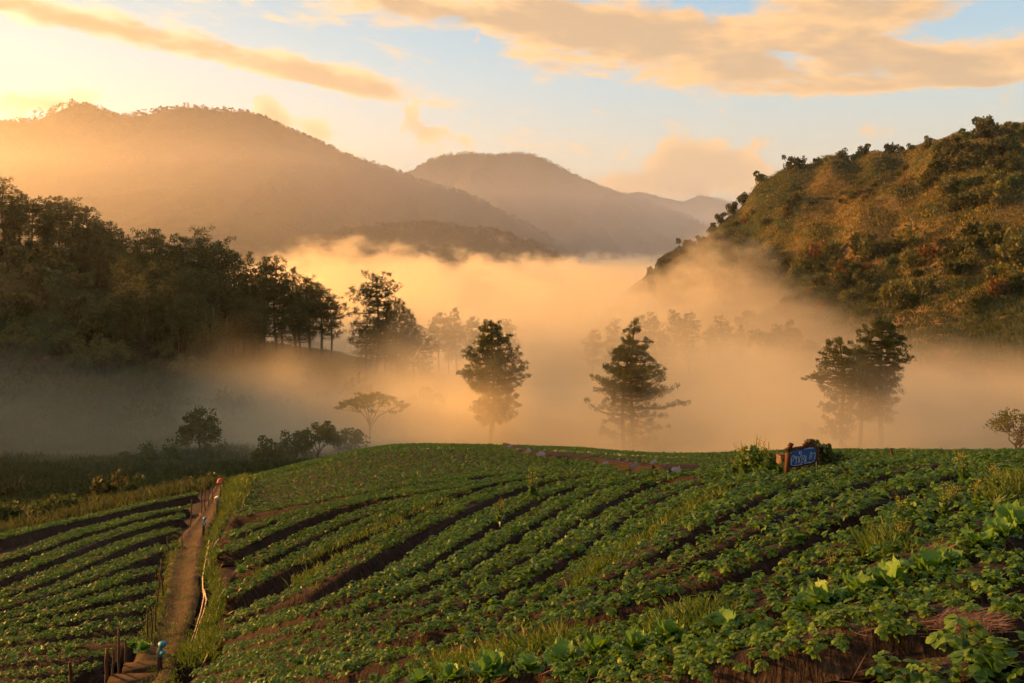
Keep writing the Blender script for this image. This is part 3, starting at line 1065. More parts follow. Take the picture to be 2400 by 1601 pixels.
for i in range(118):
    px = R.uniform(1690, 2400)
    base = np.interp(px, [1690, 1800, 1950, 2100, 2400], [640, 590, 600, 560, 560])
    py = base + abs(R.gauss(0, 1)) * 75
    if py > 800:
        continue
    kq, rq = R.choice([0, 1, 2, 3, 4, 5, 6]), R.uniform(2.0, 4.8)
    shrub_at(px, py, rq, ('small ' if rq < 2.9 else 'big ' if rq > 3.9 else '') + KIND[kq] + ' bush on the scrub hill face, ' + ('upper' if py < base + 40 else 'middle' if py < base + 90 else 'lower') + ' band, ' +
             ['far left', 'left', 'centre', 'right', 'far right'][min(4, int((px - 1690) / 143))], 'bushes on the middle face', kq, 'shrub')
for i in range(42):
    px = R.uniform(1720, 2180)
    py = np.interp(px, [1720, 1800, 2000, 2180], [520, 470, 420, 380]) + R.uniform(0, 60)
    kq = R.choice([0, 2, 4, 1, 5])
    shrub_at(px, py, R.uniform(1.0, 2.4), 'low ' + KIND[kq] + ' bush in the grassy upper hollow of the scrub hill, ' + ['left', 'left of middle', 'right of middle', 'right'][min(3, int((px - 1720) / 116))], 'bushes in the upper hollow', kq, 'shrub', 330, 460)
for px, py, r, k, lab in [(2095, 700, 4.2, 2, 'lone sunlit yellow green tree on the lower scrub hill'), (2130, 715, 3.4, 1, 'dark tree beside the lone sunlit tree on the scrub hill'), (2345, 690, 3.2, 4, 'orange leaved small tree on the right edge slope'),
                          (2180, 330, 3.0, 3, 'bushy tree standing at the left edge of the hilltop thicket')]:
    shrub_at(px, py, r, lab, None, k, 'small_tree', 200, 420)

# undergrowth on the forest slope and the foot of the scrub hill
for i in range(55):
    Yq = R.uniform(128, 200)
    px = R.uniform(-20, 300) if Yq > 165 else R.uniform(-20, 1000)
    kq = R.choice([0, 1, 3, 3, 5])
    shrub_at(px, 0, R.uniform(1.6, 3.6), 'low ' + KIND[kq] + ' bush on the ' + ('upper' if Yq > 180 else 'middle' if Yq > 155 else 'lower') + ' wooded slope, ' + ['left edge', 'left', 'middle', 'right', 'far right'][max(0, min(4, int(px / 200)))],
             'bushes under the wood', kq, 'shrub', Y=Yq)
for i in range(26):
    Yq = R.uniform(50, 84)
    px = R.uniform(-10, 500)
    kq = R.choice([0, 3, 3, 1])
    shrub_at(px, 0, R.uniform(0.5, 1.3), 'dim ' + KIND[kq] + ' bush in the mist below the left field, ' + ('near' if Yq < 64 else 'far') + ', ' + ['at the edge', 'left', 'middle', 'near the path'][max(0, min(3, int(px / 125)))], 'bushes below the left field', kq, 'shrub', Y=Yq)
for i in range(20):
    Yq = R.uniform(112, 200)
    px = R.uniform(1800, 2400)
    kq = R.choice([0, 3, 4, 5, 4])
    shrub_at(px, 0, R.uniform(1.0, 2.6), 'low ' + KIND[kq] + ' bush in the mist below the scrub hill, ' + ('near' if Yq < 150 else 'far') + ', ' + ['left', 'middle', 'right'][max(0, min(2, int((px - 1800) / 200)))], 'bushes below the scrub hill', kq, 'shrub', Y=Yq)

for i in range(14):
    px = -10 + i * 20 + R.uniform(-8, 8)
    shrub_at(px, 0, R.uniform(3.0, 4.4), ORD[i] + ' dark bush from the left under the ridge pines', 'bushes under the ridge pines', R.choice([0, 1, 3]), 'understory_bush', Y=R.uniform(196, 216))

# small ground growth over the hill, the valley and the forest slope
def tufts(name, label, m, x, y, n_blades, hgt, w, seed, spread=0.3, parent=None, zoff=0.0, base_z=None):
    rng = np.random.default_rng(seed)
    z = (ground_z(x, y) if base_z is None else base_z) + zoff
    c = np.repeat(np.stack([x, y, z], 1), n_blades, 0)
    n = len(c)
    hh = np.repeat(np.broadcast_to(hgt, x.shape), n_blades) * rng.uniform(0.5, 1.25, n)
    sp = np.repeat(np.broadcast_to(spread, x.shape), n_blades)
    ww = np.repeat(np.broadcast_to(w, x.shape), n_blades)
    c = c + rng.normal(size=(n, 3)) * sp[:, None] * np.array([1, 1, 0])
    d = rng.normal(size=(n, 3)) * 0.38
    d[:, 2] = 1
    d /= np.linalg.norm(d, axis=1, keepdims=True)
    s = np.cross(d, rng.normal(size=(n, 3)))
    s /= np.linalg.norm(s, axis=1, keepdims=True)
    q = np.empty((n, 4, 3))
    bend = rng.normal(size=(n, 3)) * 0.3 * hh[:, None] * np.array([1, 1, 0.1])
    q[:, 0] = c - s * ww[:, None]
    q[:, 1] = c + s * ww[:, None]
    q[:, 2] = c + d * hh[:, None] + bend + s * ww[:, None] * 0.15
    q[:, 3] = c + d * hh[:, None] * 0.55 + bend * 0.3 - s * ww[:, None] * 0.8
    sp_ = Soup()
    sp_.quads(q)
    o = bpy.data.objects.new(name, sp_.mesh(name, m))
    COL.objects.link(o)
    tag(o, label, kind='stuff')
    if parent:
        o.parent = parent
    return o


M_HGRASS = leaf_mat('hill_grass', [(0.035, 0.050, 0.012), (0.11, 0.105, 0.026), (0.36, 0.24, 0.07)], 0.8, 0.35, (1.3, 1.1, 0.5), 0.05, 0.15)
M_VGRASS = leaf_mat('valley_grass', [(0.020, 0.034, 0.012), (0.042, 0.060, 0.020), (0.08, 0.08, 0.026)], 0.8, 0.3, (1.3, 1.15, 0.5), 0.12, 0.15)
g = np.random.default_rng(77)
n = 34000
Yh = g.uniform(120, 445, n)
Xh = g.uniform(0.10, 0.68, n) * Yh
ok = (ground_z(Xh, Yh) > -24) | (Xh / Yh > 0.3)
Zh = ground_z(Xh, Yh)
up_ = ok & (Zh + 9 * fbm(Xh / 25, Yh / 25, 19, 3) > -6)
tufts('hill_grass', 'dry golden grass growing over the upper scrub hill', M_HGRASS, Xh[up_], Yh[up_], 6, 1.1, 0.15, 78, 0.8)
low_ = ok & ~up_  # lower slope gets darker green grass: its shade is put into the colour
tufts('shade_dark_grass', 'grass on the lower slope of the scrub hill, coloured darker for shade', M_VGRASS, Xh[low_], Yh[low_], 6, 1.1, 0.16, 80, 0.8)
n = 26000
Yv = np.concatenate([g.uniform(36, 80, n // 3), g.uniform(58, 215, n - n // 3)])
Xv = g.uniform(-0.68, 0.0, n) * Yv
kv = (Yv > 68) | ((Xv / Yv < -0.345) & (Yv > np.interp(1200 + 2000 * Xv / Yv, [-200, 0, 466, 520], [34, 35, 46, 52])))
Xv, Yv = Xv[kv], Yv[kv]
tufts('tall_grass', 'tall rough grass and weeds on the valley side at left', M_VGRASS, Xv, Yv, 6, np.interp(Yv, [40, 90], [0.35, 0.75]), np.interp(Yv, [40, 90], [0.03, 0.09]), 79, 0.5)

# trees along the far ridge lines: a fringe too small to count
def fringe(crest, n, hmin, hmax, seed):
    rng = np.random.default_rng(seed)
    i = np.sort(rng.uniform(0, len(crest) - 1, n))
    k = i.astype(int)
    f = (i - k)[:, None]
    k2 = np.minimum(k + 1, len(crest) - 1)
    c = crest[k] * (1 - f) + crest[k2] * f
    h = rng.uniform(hmin, hmax, n) * (0.5 + 1.0 * vnoise(i * 0.09, i * 0, seed))
    return c + rng.normal(size=(n, 3)) * np.array([2, 14, 0]), h


sp = Soup()
for cr_, nn, a, b, sd in [(CREST1, 1500, 4, 10, 1), (CREST2, 900, 5, 10, 2), (CREST3, 400, 5, 11, 3), (CREST0, 700, 4, 9, 4)]:
    c, h = fringe(cr_, nn, a, b, sd)
    rr = np.random.default_rng(sd + 50)
    clumps(sp, c + np.array([0, 0, -2.0]) + h[:, None] * np.array([0, 0, 0.35]), h * 0.45, rr, 9, 3.4, 1.5, 0.2, 1.1)
tl = bpy.data.objects.new('treeline', sp.mesh('treeline', leaf_mat('far_leaves', [(0.02, 0.03, 0.01), (0.05, 0.06, 0.02)], 0.9, 0.02, None, 0.05, 0.0)))
COL.objects.link(tl)
tag(tl, 'distant trees fringing the mountain ridges', kind='stuff')


# ------------------------------------------------------------------ the strawberry field: raised beds
RB = """
536 1215;610 1196;706 1180;801 1162;900 1146;1000 1132;1100 1119;1250 1106|
525 1260;600 1232;680 1207;760 1186;840 1168;940 1152;1020 1140;1100 1129|
520 1298;594 1262;674 1228;753 1199;833 1177;929 1162;1009 1150;1100 1138;1230 1116|
571 1330;642 1292;706 1263;770 1234;833 1209;929 1181;1025 1159;1100 1143;1240 1120|
514 1404;594 1365;674 1324;754 1284;833 1244;900 1212;961 1188;1050 1160;1150 1135;1300 1112|
530 1455;610 1423;706 1388;770 1356;849 1304;900 1271;1000 1223;1099 1176;1166 1152;1232 1133;1332 1118;1420 1108|
523 1490;578 1476;658 1455;738 1432;817 1406;900 1368;966 1326;1033 1280;1099 1239;1166 1203;1232 1172;1299 1146;1365 1128;1460 1112|
530 1525;610 1507;690 1485;770 1460;849 1432;900 1410;983 1377;1049 1340;1132 1289;1199 1245;1265 1206;1332 1170;1398 1141;1465 1121;1560 1108|
500 1556;600 1538;690 1516;770 1492;849 1463;900 1443;1000 1414;1099 1372;1166 1332;1232 1289;1299 1243;1365 1198;1431 1160;1500 1134;1596 1114;1700 1106|
460 1580;580 1562;700 1536;800 1507;900 1470;983 1446;1066 1419;1149 1392;1216 1366;1266 1329;1332 1286;1398 1239;1440 1212;1500 1178;1561 1147;1631 1128;1719 1115;1780 1108|
440 1612;600 1580;700 1560;800 1532;900 1503;983 1482;1066 1462;1166 1438;1249 1414;1315 1379;1365 1342;1432 1286;1500 1237;1560 1196;1620 1163;1680 1143;1760 1125;1830 1112|
1200 1458;1270 1432;1365 1392;1420 1355;1490 1310;1561 1264;1631 1226;1701 1187;1772 1155;1842 1130;1946 1108;2018 1096;2128 1085|
1060 1490;1150 1468;1250 1445;1350 1412;1438 1389;1526 1356;1596 1319;1666 1287;1737 1242;1807 1208;1877 1175;1950 1143;2018 1121;2091 1106;2164 1096;2273 1085;2400 1070|
600 1604;750 1582;900 1553;966 1536;1066 1511;1166 1496;1232 1480;1299 1463;1350 1451;1438 1431;1526 1411;1596 1388;1666 1357;1737 1319;1807 1283;1877 1247;1946 1212;2018 1176;2091 1147;2164 1121;2237 1103;2310 1092;2430 1076|
850 1612;950 1588;1050 1566;1200 1534;1350 1504;1455 1487;1561 1465;1640 1444;1710 1420;1780 1394;1850 1362;1920 1326;1990 1290;2060 1253;2130 1217;2200 1182;2270 1153;2340 1126;2430 1096|
1100 1592;1232 1556;1315 1532;1420 1513;1500 1500;1600 1480;1700 1460;1800 1434;1909 1400;2000 1372;2091 1340;2182 1302;2255 1270;2328 1236;2430 1186|
1250 1606;1350 1580;1450 1556;1600 1526;1750 1500;1873 1476;2018 1447;2128 1418;2237 1380;2328 1345;2430 1300|
1350 1628;1500 1590;1650 1556;1800 1524;1946 1502;2091 1480;2200 1460;2310 1436;2440 1402|
2050 1655;2150 1625;2250 1598;2350 1573;2450 1545
"""
LB = """
-80 1284;0 1262;90 1238;180 1220;270 1199;360 1178;436 1163;466 1157|
-80 1336;0 1312;75 1292;150 1260;225 1240;300 1219;375 1200;445 1190|
-80 1380;0 1354;75 1324;150 1293;225 1265;300 1243;375 1221;432 1211|
-80 1424;0 1397;75 1370;150 1337;225 1304;300 1273;360 1254;415 1240|
-80 1446;0 1426;75 1403;150 1376;225 1346;300 1316;360 1292;395 1280|
-80 1472;0 1452;90 1427;180 1394;270 1361;370 1331|
-80 1494;0 1474;90 1448;180 1421;270 1395;367 1373|
-80 1508;0 1494;90 1472;180 1450;270 1431;367 1416|
-80 1524;0 1512;120 1491;240 1472;355 1461|
-80 1542;0 1534;120 1517;240 1505;345 1500|
-80 1564;0 1558;90 1547;180 1537;262 1530|
-80 1592;0 1586;90 1577;180 1568;240 1563|
-80 1624;0 1616;90 1606;180 1596
"""


def beds_from(txt):
    out = []
    for ln in txt.replace('\n', '').split('|'):
        p = np.array([[float(a) for a in q.split()] for q in ln.split(';')])
        w = cast(p[:, 0], p[:, 1])
        # resample evenly and smooth
        for _ in range(2):
            s = np.concatenate([[0], np.cumsum(np.linalg.norm(np.diff(w[:, :2], axis=0), axis=1))])
            m = max(8, int(s[-1] / 0.16))
            w = np.stack([np.interp(np.linspace(0, s[-1], m), s, w[:, i]) for i in range(3)], 1)
            kk = min(9, (m // 2) * 2 - 1)
            pad = kk // 2
            for i in range(2):
                w[:, i] = np.convolve(np.pad(w[:, i], pad, mode='reflect', reflect_type='odd'), np.ones(kk) / kk, mode='valid')
        w[:, 2] = H(w[:, 0], w[:, 1])
        out.append(w)
    return out


RBEDS = beds_from(RB)
LBEDS = beds_from(LB)
ALLB = RBEDS + LBEDS
# distance from each bed point to the neighbouring bed lines gives the bed's width there
BED_W = []
for grp in (RBEDS, LBEDS):
    for i, w in enumerate(grp):
        d = np.full(len(w), 9.0)
        for k in (i - 1, i + 1):
            if 0 <= k < len(grp):
                dd = np.sqrt(((w[:, None, :2] - grp[k][None, :, :2]) ** 2).sum(-1)).min(1)
                d = np.minimum(d, dd)
        d = np.convolve(np.pad(d, 6, mode='edge'), np.ones(13) / 13, mode='valid')
        BED_W.append(np.clip(d, 0.42, 1.55))
print('bed spacing', [round(float(np.median(b)), 2) for b in BED_W], [len(b) for b in ALLB])


def bed_mesh(w, width, seed):
    rng = np.random.default_rng(seed)
    n = len(w)
    d = np.gradient(w[:, :2], axis=0)
    d /= np.linalg.norm(d, axis=1, keepdims=True)
    side = np.stack([d[:, 1], -d[:, 0]], 1)
    s = np.concatenate([[0], np.cumsum(np.linalg.norm(np.diff(w[:, :2], axis=0), axis=1))])
    prof = [(-0.56, -0.40), (-0.43, -0.27), (-0.33, -0.07), (-0.27, 0.0), (-0.12, 0.02), (0.12, 0.02), (0.27, 0.0), (0.33, -0.07), (0.43, -0.27), (0.56, -0.40)]
    k = len(prof)
    V_ = np.empty((n, k, 3))
    uv = np.empty((n, k, 2))
    hh = np.clip((width - 0.25) / 0.6, 0.25, 1.1)
    endf = np.clip(np.minimum(s, s[-1] - s) / 0.25, 0, 1) ** 0.5
    vv = 0.0
    for j, (a, b) in enumerate(prof):
        jit = fbm(s / 0.5, s * 0 + j * 0.7, seed, 3)
        off = a * width * (1 + 0.10 * jit)
        xy = w[:, :2] + side * off[:, None]
        V_[:, j, :2] = xy
        zt = H(xy[:, 0], xy[:, 1])
        bb = b * hh if b < 0 else b
        V_[:, j, 2] = zt * 0.75 + w[:, 2] * 0.25 * 1.0 + bb + 0.03 * jit * (0.4 if abs(a) > .3 else 1.0) - (1 - endf) * 0.3
        uv[:, j, 0] = s
        if j:
            vv += math.hypot(a - prof[j - 1][0], b - prof[j - 1][1])
        uv[:, j, 1] = vv
    i, j = np.meshgrid(np.arange(n - 1), np.arange(k - 1), indexing='ij')
    f = np.stack([i * k + j, i * k + j + 1, (i + 1) * k + j + 1, (i + 1) * k + j], -1).reshape(-1, 4)
    o = mesh_obj('soil_bed', V_.reshape(-1, 3), f, M_BED, field, smooth=True)
    ul = o.data.uv_layers.new(name='UVMap')
    ul.data.foreach_set('uv', uv.reshape(-1, 2)[f.ravel()].astype(np.float32).ravel())
    return V_


for i, (w, b) in enumerate(zip(ALLB, BED_W)):
    bed_mesh(w, b, 500 + i)

# ------------------------------------------------------------------ trodden path between the two fields
PATH = [(300, 1640, 120), (330, 1601, 110), (352, 1560, 105), (372, 1530, 105), (398, 1470, 88), (410, 1420, 86), (424, 1370, 78), (430, 1320, 72), (434, 1290, 66), (452, 1250, 58), (478, 1215, 46), (492, 1190, 38), (500, 1170, 30), (508, 1150, 22), (516, 1133, 16)]
pp = np.array(PATH, float)
pc = cast(pp[:, 0], pp[:, 1])
pw = pp[:, 2] / F * pc[:, 1] * 0.36 + 0.05
s = np.concatenate([[0], np.cumsum(np.linalg.norm(np.diff(pc[:, :2], axis=0), axis=1))])
m = 160
ss = np.linspace(0, s[-1], m)
pxy = np.stack([np.interp(ss, s, pc[:, 0]), np.interp(ss, s, pc[:, 1])], 1)
for i in range(2):
    pxy[:, i] = np.convolve(np.pad(pxy[:, i], 7, mode='reflect', reflect_type='odd'), np.ones(15) / 15, mode='valid')
pws = np.interp(ss, s, pw)
dd = np.gradient(pxy, axis=0)
dd /= np.linalg.norm(dd, axis=1, keepdims=True)
sd = np.stack([dd[:, 1], -dd[:, 0]], 1)
kk = np.linspace(-1.25, 1.25, 17)
PV_ = np.empty((m, 17, 3))
for j, a in enumerate(kk):
    xy = pxy + sd * (a * pws * (1 + 0.15 * fbm(ss / 0.9, ss * 0 + (a > 0), 61, 3)))[:, None]
    PV_[:, j, :2] = xy
    PV_[:, j, 2] = H(xy[:, 0], xy[:, 1]) - 0.05 - 0.22 * max(0, abs(a) - 0.8) + 0.05 * fbm(xy[:, 0] / 0.35, xy[:, 1] / 0.35, 62, 3) - 0.05 * np.cos(a * 2.4)
i, j = np.meshgrid(np.arange(m - 1), np.arange(16), indexing='ij')
tag(mesh_obj('path', PV_.reshape(-1, 3), np.stack([i * 17 + j, i * 17 + j + 1, (i + 1) * 17 + j + 1, (i + 1) * 17 + j], -1).reshape(-1, 4), M_PATH, smooth=True),
    'trodden dry grass path climbing between the two fields', kind='structure')

# ------------------------------------------------------------------ strawberry plants
M_STRAW_LEAF = leaf_mat('strawberry_leaf', [(0.026, 0.064, 0.007), (0.046, 0.104, 0.010), (0.078, 0.148, 0.014), (0.125, 0.195, 0.020)], 0.5, 0.34, (1.6, 1.5, 0.3), 1.2, 0.18)
M_LETTUCE = leaf_mat('lettuce_leaf', [(0.06, 0.135, 0.016), (0.095, 0.19, 0.022), (0.135, 0.24, 0.03)], 0.5, 0.3, (1.3, 1.3, 0.4), 14.0, 0.25)
M_GRASS = leaf_mat('grass_blade', [(0.03, 0.06, 0.009), (0.06, 0.105, 0.014), (0.11, 0.14, 0.024)], 0.6, 0.3, (1.4, 1.3, 0.4), 0.6, 0.3)
M_STEM = leaf_mat('weed_stem', [(0.06, 0.10, 0.02), (0.10, 0.14, 0.03)], 0.6, 0.2)
M_WEED = leaf_mat('weed_leaf', [(0.05, 0.10, 0.018), (0.09, 0.15, 0.03)], 0.5, 0.4, (1.4, 1.4, 0.4), 2.0)
M_PETAL = leaf_mat('yellow_petal', [(0.55, 0.36, 0.02), (0.75, 0.52, 0.04)], 0.6, 0.4, (1.1, 1.0, 0.6))


def m_strawmat(t, out):
    g = t.node('ShaderNodeNewGeometry')
    c = t.ramp(g.outputs['Random Per Island'], [(0.0, (0.035, 0.018, 0.010)), (0.5, (0.10, 0.052, 0.026)), (1.0, (0.22, 0.13, 0.065))])
    bsdf(t, out, c, 0.85, 0.2)


M_STRAW = mat('dry_straw', m_strawmat)

# leaflet templates: x along the leaflet, y across, z up (folded along the midrib, drooping to the tip)
T_HI_V = np.array([(0, 0, 0), (0.33, 0, 0.0), (0.68, 0, -0.03), (1.0, 0, -0.13),
                   (0.16, 0.24, 0.07), (0.42, 0.41, 0.10), (0.60, 0.36, 0.05), (0.66, 0.42, 0.06), (0.88, 0.22, -0.03),
                   (0.16, -0.24, 0.07), (0.42, -0.41, 0.10), (0.60, -0.36, 0.05), (0.66, -0.42, 0.06), (0.88, -0.22, -0.03)], float)
T_HI_F = np.array([(0, 1, 4), (1, 5, 4), (1, 2, 5), (2, 6, 5), (2, 7, 6), (2, 8, 7), (2, 3, 8), (0, 9, 1), (1, 9, 10), (1, 10, 2), (2, 10, 11), (2, 11, 12), (2, 12, 13), (2, 13, 3)])
T_MI_V = np.array([(0, 0, 0), (0.55, 0, 0.0), (1.0, 0, -0.12), (0.5, 0.42, 0.09), (0.5, -0.42, 0.09)], float)
T_MI_F = np.array([(0, 1, 3), (1, 2, 3), (0, 4, 1), (1, 4, 2)])
T_LO_V = np.array([(0, 0, 0), (1.0, 0, -0.1), (0.5, 0.45, 0.10), (0.5, -0.45, 0.10)], float)
T_LO_F = np.array([(0, 1, 2), (0, 3, 1)])


def leaf_frames(rng, n_plants, n_leaf, size):
    """three leaflet frames for each leaf of each plant, relative to the plant: origin, ux, uy, uz"""
    N = n_plants * n_leaf
    az = rng.uniform(0, 6.283, N)
    el = np.radians(rng.uniform(12, 82, N))
    L = rng.uniform(0.045, 0.125, N)
    tip = np.stack([np.cos(az) * np.cos(el) * L, np.sin(az) * np.cos(el) * L, np.sin(el) * L * 0.95 + 0.01], 1)
    # leaf plane: leans outward
    til = np.radians(rng.uniform(-5, 55, N)) * (1.1 - np.sin(el))+ np.radians(rng.normal(0, 14, N))
    roll = np.radians(rng.normal(0, 22, N))
    out = np.stack([np.cos(az), np.sin(az), 0 * az], 1)
    up = np.array([0, 0, 1.0])
    f = out * np.cos(til)[:, None] - up * np.sin(til)[:, None]
    nrm = out * np.sin(til)[:, None] + up * np.cos(til)[:, None]
    sd_ = np.cross(nrm, f)
    nrm, sd_ = nrm * np.cos(roll)[:, None] + sd_ * np.sin(roll)[:, None], sd_ * np.cos(roll)[:, None] - nrm * np.sin(roll)[:, None]
    res = []
    sz = size * rng.uniform(0.7, 1.25, N)
    for ang in (-1.25, 0.0, 1.25):
        a = ang + rng.normal(0, 0.12, N)
        lf = f * np.cos(a)[:, None] + sd_ * np.sin(a)[:, None] - nrm * 0.12
        ls = sd_ * np.cos(a)[:, None] - f * np.sin(a)[:, None]
        k = sz * (1.0 if ang == 0 else 0.92)
        res.append((tip, lf * k[:, None], ls * k[:, None], nrm * k[:, None]))
    O = np.stack([r[0] for r in res], 1).reshape(-1, 3)
    UX = np.stack([r[1] for r in res], 1).reshape(-1, 3)
    UY = np.stack([r[2] for r in res], 1).reshape(-1, 3)
    UZ = np.stack([r[3] for r in res], 1).reshape(-1, 3)
    return O, UX, UY, UZ, tip, L


def leaflets(O, UX, UY, UZ, TV, TF):
    v = O[:, None] + TV[None, :, 0:1] * UX[:, None] + TV[None, :, 1:2] * UY[:, None] + TV[None, :, 2:3] * UZ[:, None]
    n, k = len(O), len(TV)
    f = (TF[None] + (np.arange(n) * k)[:, None, None]).reshape(-1, 3)
    return v.reshape(-1, 3), f


def petioles(tip, r=0.0022):
    n = len(tip)
    b = tip * np.array([0.12, 0.12, 0.0])
    sx = np.stack([-tip[:, 1], tip[:, 0], 0 * tip[:, 0]], 1)
    sx /= np.linalg.norm(sx, axis=1, keepdims=True) + 1e-9
    v = np.empty((n, 4, 3))
    v[:, 0], v[:, 1], v[:, 2], v[:, 3] = b - sx * r * 1.4, b + sx * r * 1.4, tip + sx * r, tip - sx * r
    f = np.array([(0, 1, 2), (0, 2, 3)])
    return v.reshape(-1, 3), (f[None] + (np.arange(n) * 4)[:, None, None]).reshape(-1, 3)


def tri_mesh(name, parts, m, smooth=True):
    vs, fs, n = [], [], 0
    for v, f in parts:
        vs.append(v)
        fs.append(f + n)
        n += len(v)
    me = bpy.data.meshes.new(name)
    set_mesh(me, np.concatenate(vs), np.concatenate(fs))
    me.materials.append(m)
    if smooth:
        me.polygons.foreach_set('use_smooth', np.ones(len(me.polygons), dtype=bool))
    return me


# where the plants stand: two lines on each bed, and rows over the far crown of the field
prng = np.random.default_rng(900)
PP, PS, PB = [], [], []
for i, (w, b) in enumerate(zip(ALLB, BED_W)):
    d = np.gradient(w[:, :2], axis=0)
    d /= np.linalg.norm(d, axis=1, keepdims=True)
    sdv = np.stack([d[:, 1], -d[:, 0]], 1)
    s = np.concatenate([[0], np.cumsum(np.linalg.norm(np.diff(w[:, :2], axis=0), axis=1))])
    lines = 6 if i in (16, 17) else 5 if i in (15, 18) or np.median(b) > 1.1 else 4
    for ln in range(lines):
        off = (ln / (lines - 1) - 0.5) * (1.05 if lines == 6 else 0.80 if i == 15 else 0.46 if lines == 5 else 0.40)
        t = np.arange(0.12, s[-1] - 0.05, 0.115) + prng.uniform(-0.05, 0.05, len(np.arange(0.12, s[-1] - 0.05, 0.115)))
        o = off * np.interp(t, s, b) + prng.normal(0, 0.025, len(t))
        x = np.interp(t, s, w[:, 0]) + np.interp(t, s, sdv[:, 0]) * o
        y = np.interp(t, s, w[:, 1]) + np.interp(t, s, sdv[:, 1]) * o
        z = H(x, y) * 0.75 + np.interp(t, s, w[:, 2]) * 0.25 + 0.01
        gap = fbm(t / 1.1, t * 0 + ln * 3.1 + i * 7.7, 33, 2)
        keep = (prng.random(len(t)) > 0.03) & (gap > -0.58)
        PP.append(np.stack([x, y, z], 1)[keep])
        PS.append((prng.uniform(0.42, 0.78, len(t)) * (1 + 0.2 * gap) * np.clip(np.interp(t, s, b) / 0.80, 0.70, 1.08))[keep])
        PB.append(np.full(keep.sum(), i))


def in_poly(px, py, poly):
    ins = np.zeros(len(px), bool)
    n = len(poly)
    for i in range(n):
        x0, y0 = poly[i]
        x1, y1 = poly[(i + 1) % n]
        c = ((y0 > py) != (y1 > py)) & (px < (x1 - x0) * (py - y0) / (y1 - y0 + 1e-9) + x0)
        ins ^= c
    return ins


def px_of(p):
    return 1200 + F * p[:, 0] / p[:, 1], 600 - F * p[:, 2] / p[:, 1]


def rows_patch(x0, x1, y0, y1, ang, row_gap, step, poly, seed):
    """plants in straight rows over a patch of ground, kept where the patch's outline (a region of the slope) holds them"""
    rng = np.random.default_rng(seed)
    c, s_ = math.cos(ang), math.sin(ang)
    u, v = np.meshgrid(np.arange(-60, 60, step), np.arange(-60, 60, row_gap), indexing='ij')
    u = u + rng.uniform(-0.1, 0.1, u.shape)
    v = v + rng.normal(0, 0.07, v.shape) + 0.6 * np.sin(u / 9.0)
    xm, ym = (x0 + x1) / 2, (y0 + y1) / 2
    x = (xm + u * c - v * s_).ravel()
    y = (ym + u * s_ + v * c).ravel()
    k = (x > x0) & (x < x1) & (y > y0) & (y < y1)
    x, y = x[k], y[k]
    z = H(x, y) - 0.10
    p = np.stack([x, y, z], 1)
    a, b = px_of(p)
    return p[in_poly(a, b, poly)]


crown_poly = [(540, 1205), (575, 1120), (650, 1092), (780, 1060), (900, 1036), (1040, 1033), (1180, 1036), (1300, 1062), (1400, 1085), (1470, 1103), (1300, 1108), (1150, 1118), (1000, 1134), (850, 1155), (700, 1178), (600, 1196)]
p1 = rows_patch(-18, 8, 17, 60, math.radians(62), 0.62, 0.21, crown_poly, 41)
right_poly = [(1190, 1040), (1350, 1038), (1600, 1040), (1900, 1036), (2450, 1030), (2450, 1064), (2250, 1086), (2000, 1096), (1750, 1100), (1640, 1096), (1560, 1092), (1420, 1074), (1300, 1066), (1240, 1056)]
p2 = rows_patch(-2, 26, 12, 60, math.radians(36), 0.80, 0.20, right_poly, 42)
for p in (p1, p2):
    PP.append(p)
    PS.append(prng.uniform(0.55, 0.85, len(p)))
    PB.append(np.full(len(p), -1))
PP, PS, PB = np.concatenate(PP), np.concatenate(PS), np.concatenate(PB)
# keep the trodden path clear
dpath = np.sqrt(((PP[:, None, :2] - pxy[None, ::3]) ** 2).sum(-1))
kmin = dpath.argmin(1)
clear = dpath[np.arange(len(PP)), kmin] > pws[::3][kmin] * 1.0 + 0.05
PP, PS, PB = PP[clear], PS[clear], PB[clear]
sx_, sy_ = px_of(PP)
inframe = (sx_ > -30) & (sx_ < 2430) & (sy_ < 1625)
PP, PS, PB, sx_, sy_ = PP[inframe], PS[inframe], PB[inframe], sx_[inframe], sy_[inframe]
dist = PP[:, 1]
order = np.argsort(dist)
# straw patches on the beds stay bare (photograph: flattened mulch)
BARE = [(2260, 1475, 70, 22), (2180, 1300, 40, 18)]
bare = np.zeros(len(PP), bool)
for bx_, by_, rx_, ry_ in BARE:
    bare |= ((sx_ - bx_) / rx_) ** 2 + ((sy_ - by_) / ry_) ** 2 < 1
order = order[~bare[order]]
visible = [k for k in order if 10 < sx_[k] < 2390 and sy_[k] < 1596]
single = visible[:300]
near_set = set(single)
print('plants', len(PP), 'nearest', dist[order[0]], '300th', dist[single[-1]])

# single plants: the nearest with each leaf its own object
LEAFV = []
for k in range(8):
    r_ = np.random.default_rng(1000 + k)
    O, UX, UY, UZ, tip, L = leaf_frames(r_, 1, 1, 0.062)
    a = -math.atan2(tip[0, 1], tip[0, 0])
    Rm = np.array(Matrix.Rotation(a, 3, 'Z'))
    parts = [leaflets(O @ Rm.T, UX @ Rm.T, UY @ Rm.T, UZ @ Rm.T, T_HI_V, T_HI_F), petioles(tip @ Rm.T)]
    LEAFV.append(tri_mesh('leaf', parts, M_STRAW_LEAF))
PLANTV = []
for k in range(7):
    r_ = np.random.default_rng(1100 + k)
    O, UX, UY, UZ, tip, L = leaf_frames(r_, 1, 13, 0.062)
    PLANTV.append(tri_mesh('strawberry_plant', [leaflets(O, UX, UY, UZ, T_HI_V, T_HI_F), petioles(tip)], M_STRAW_LEAF))
crown_me = None
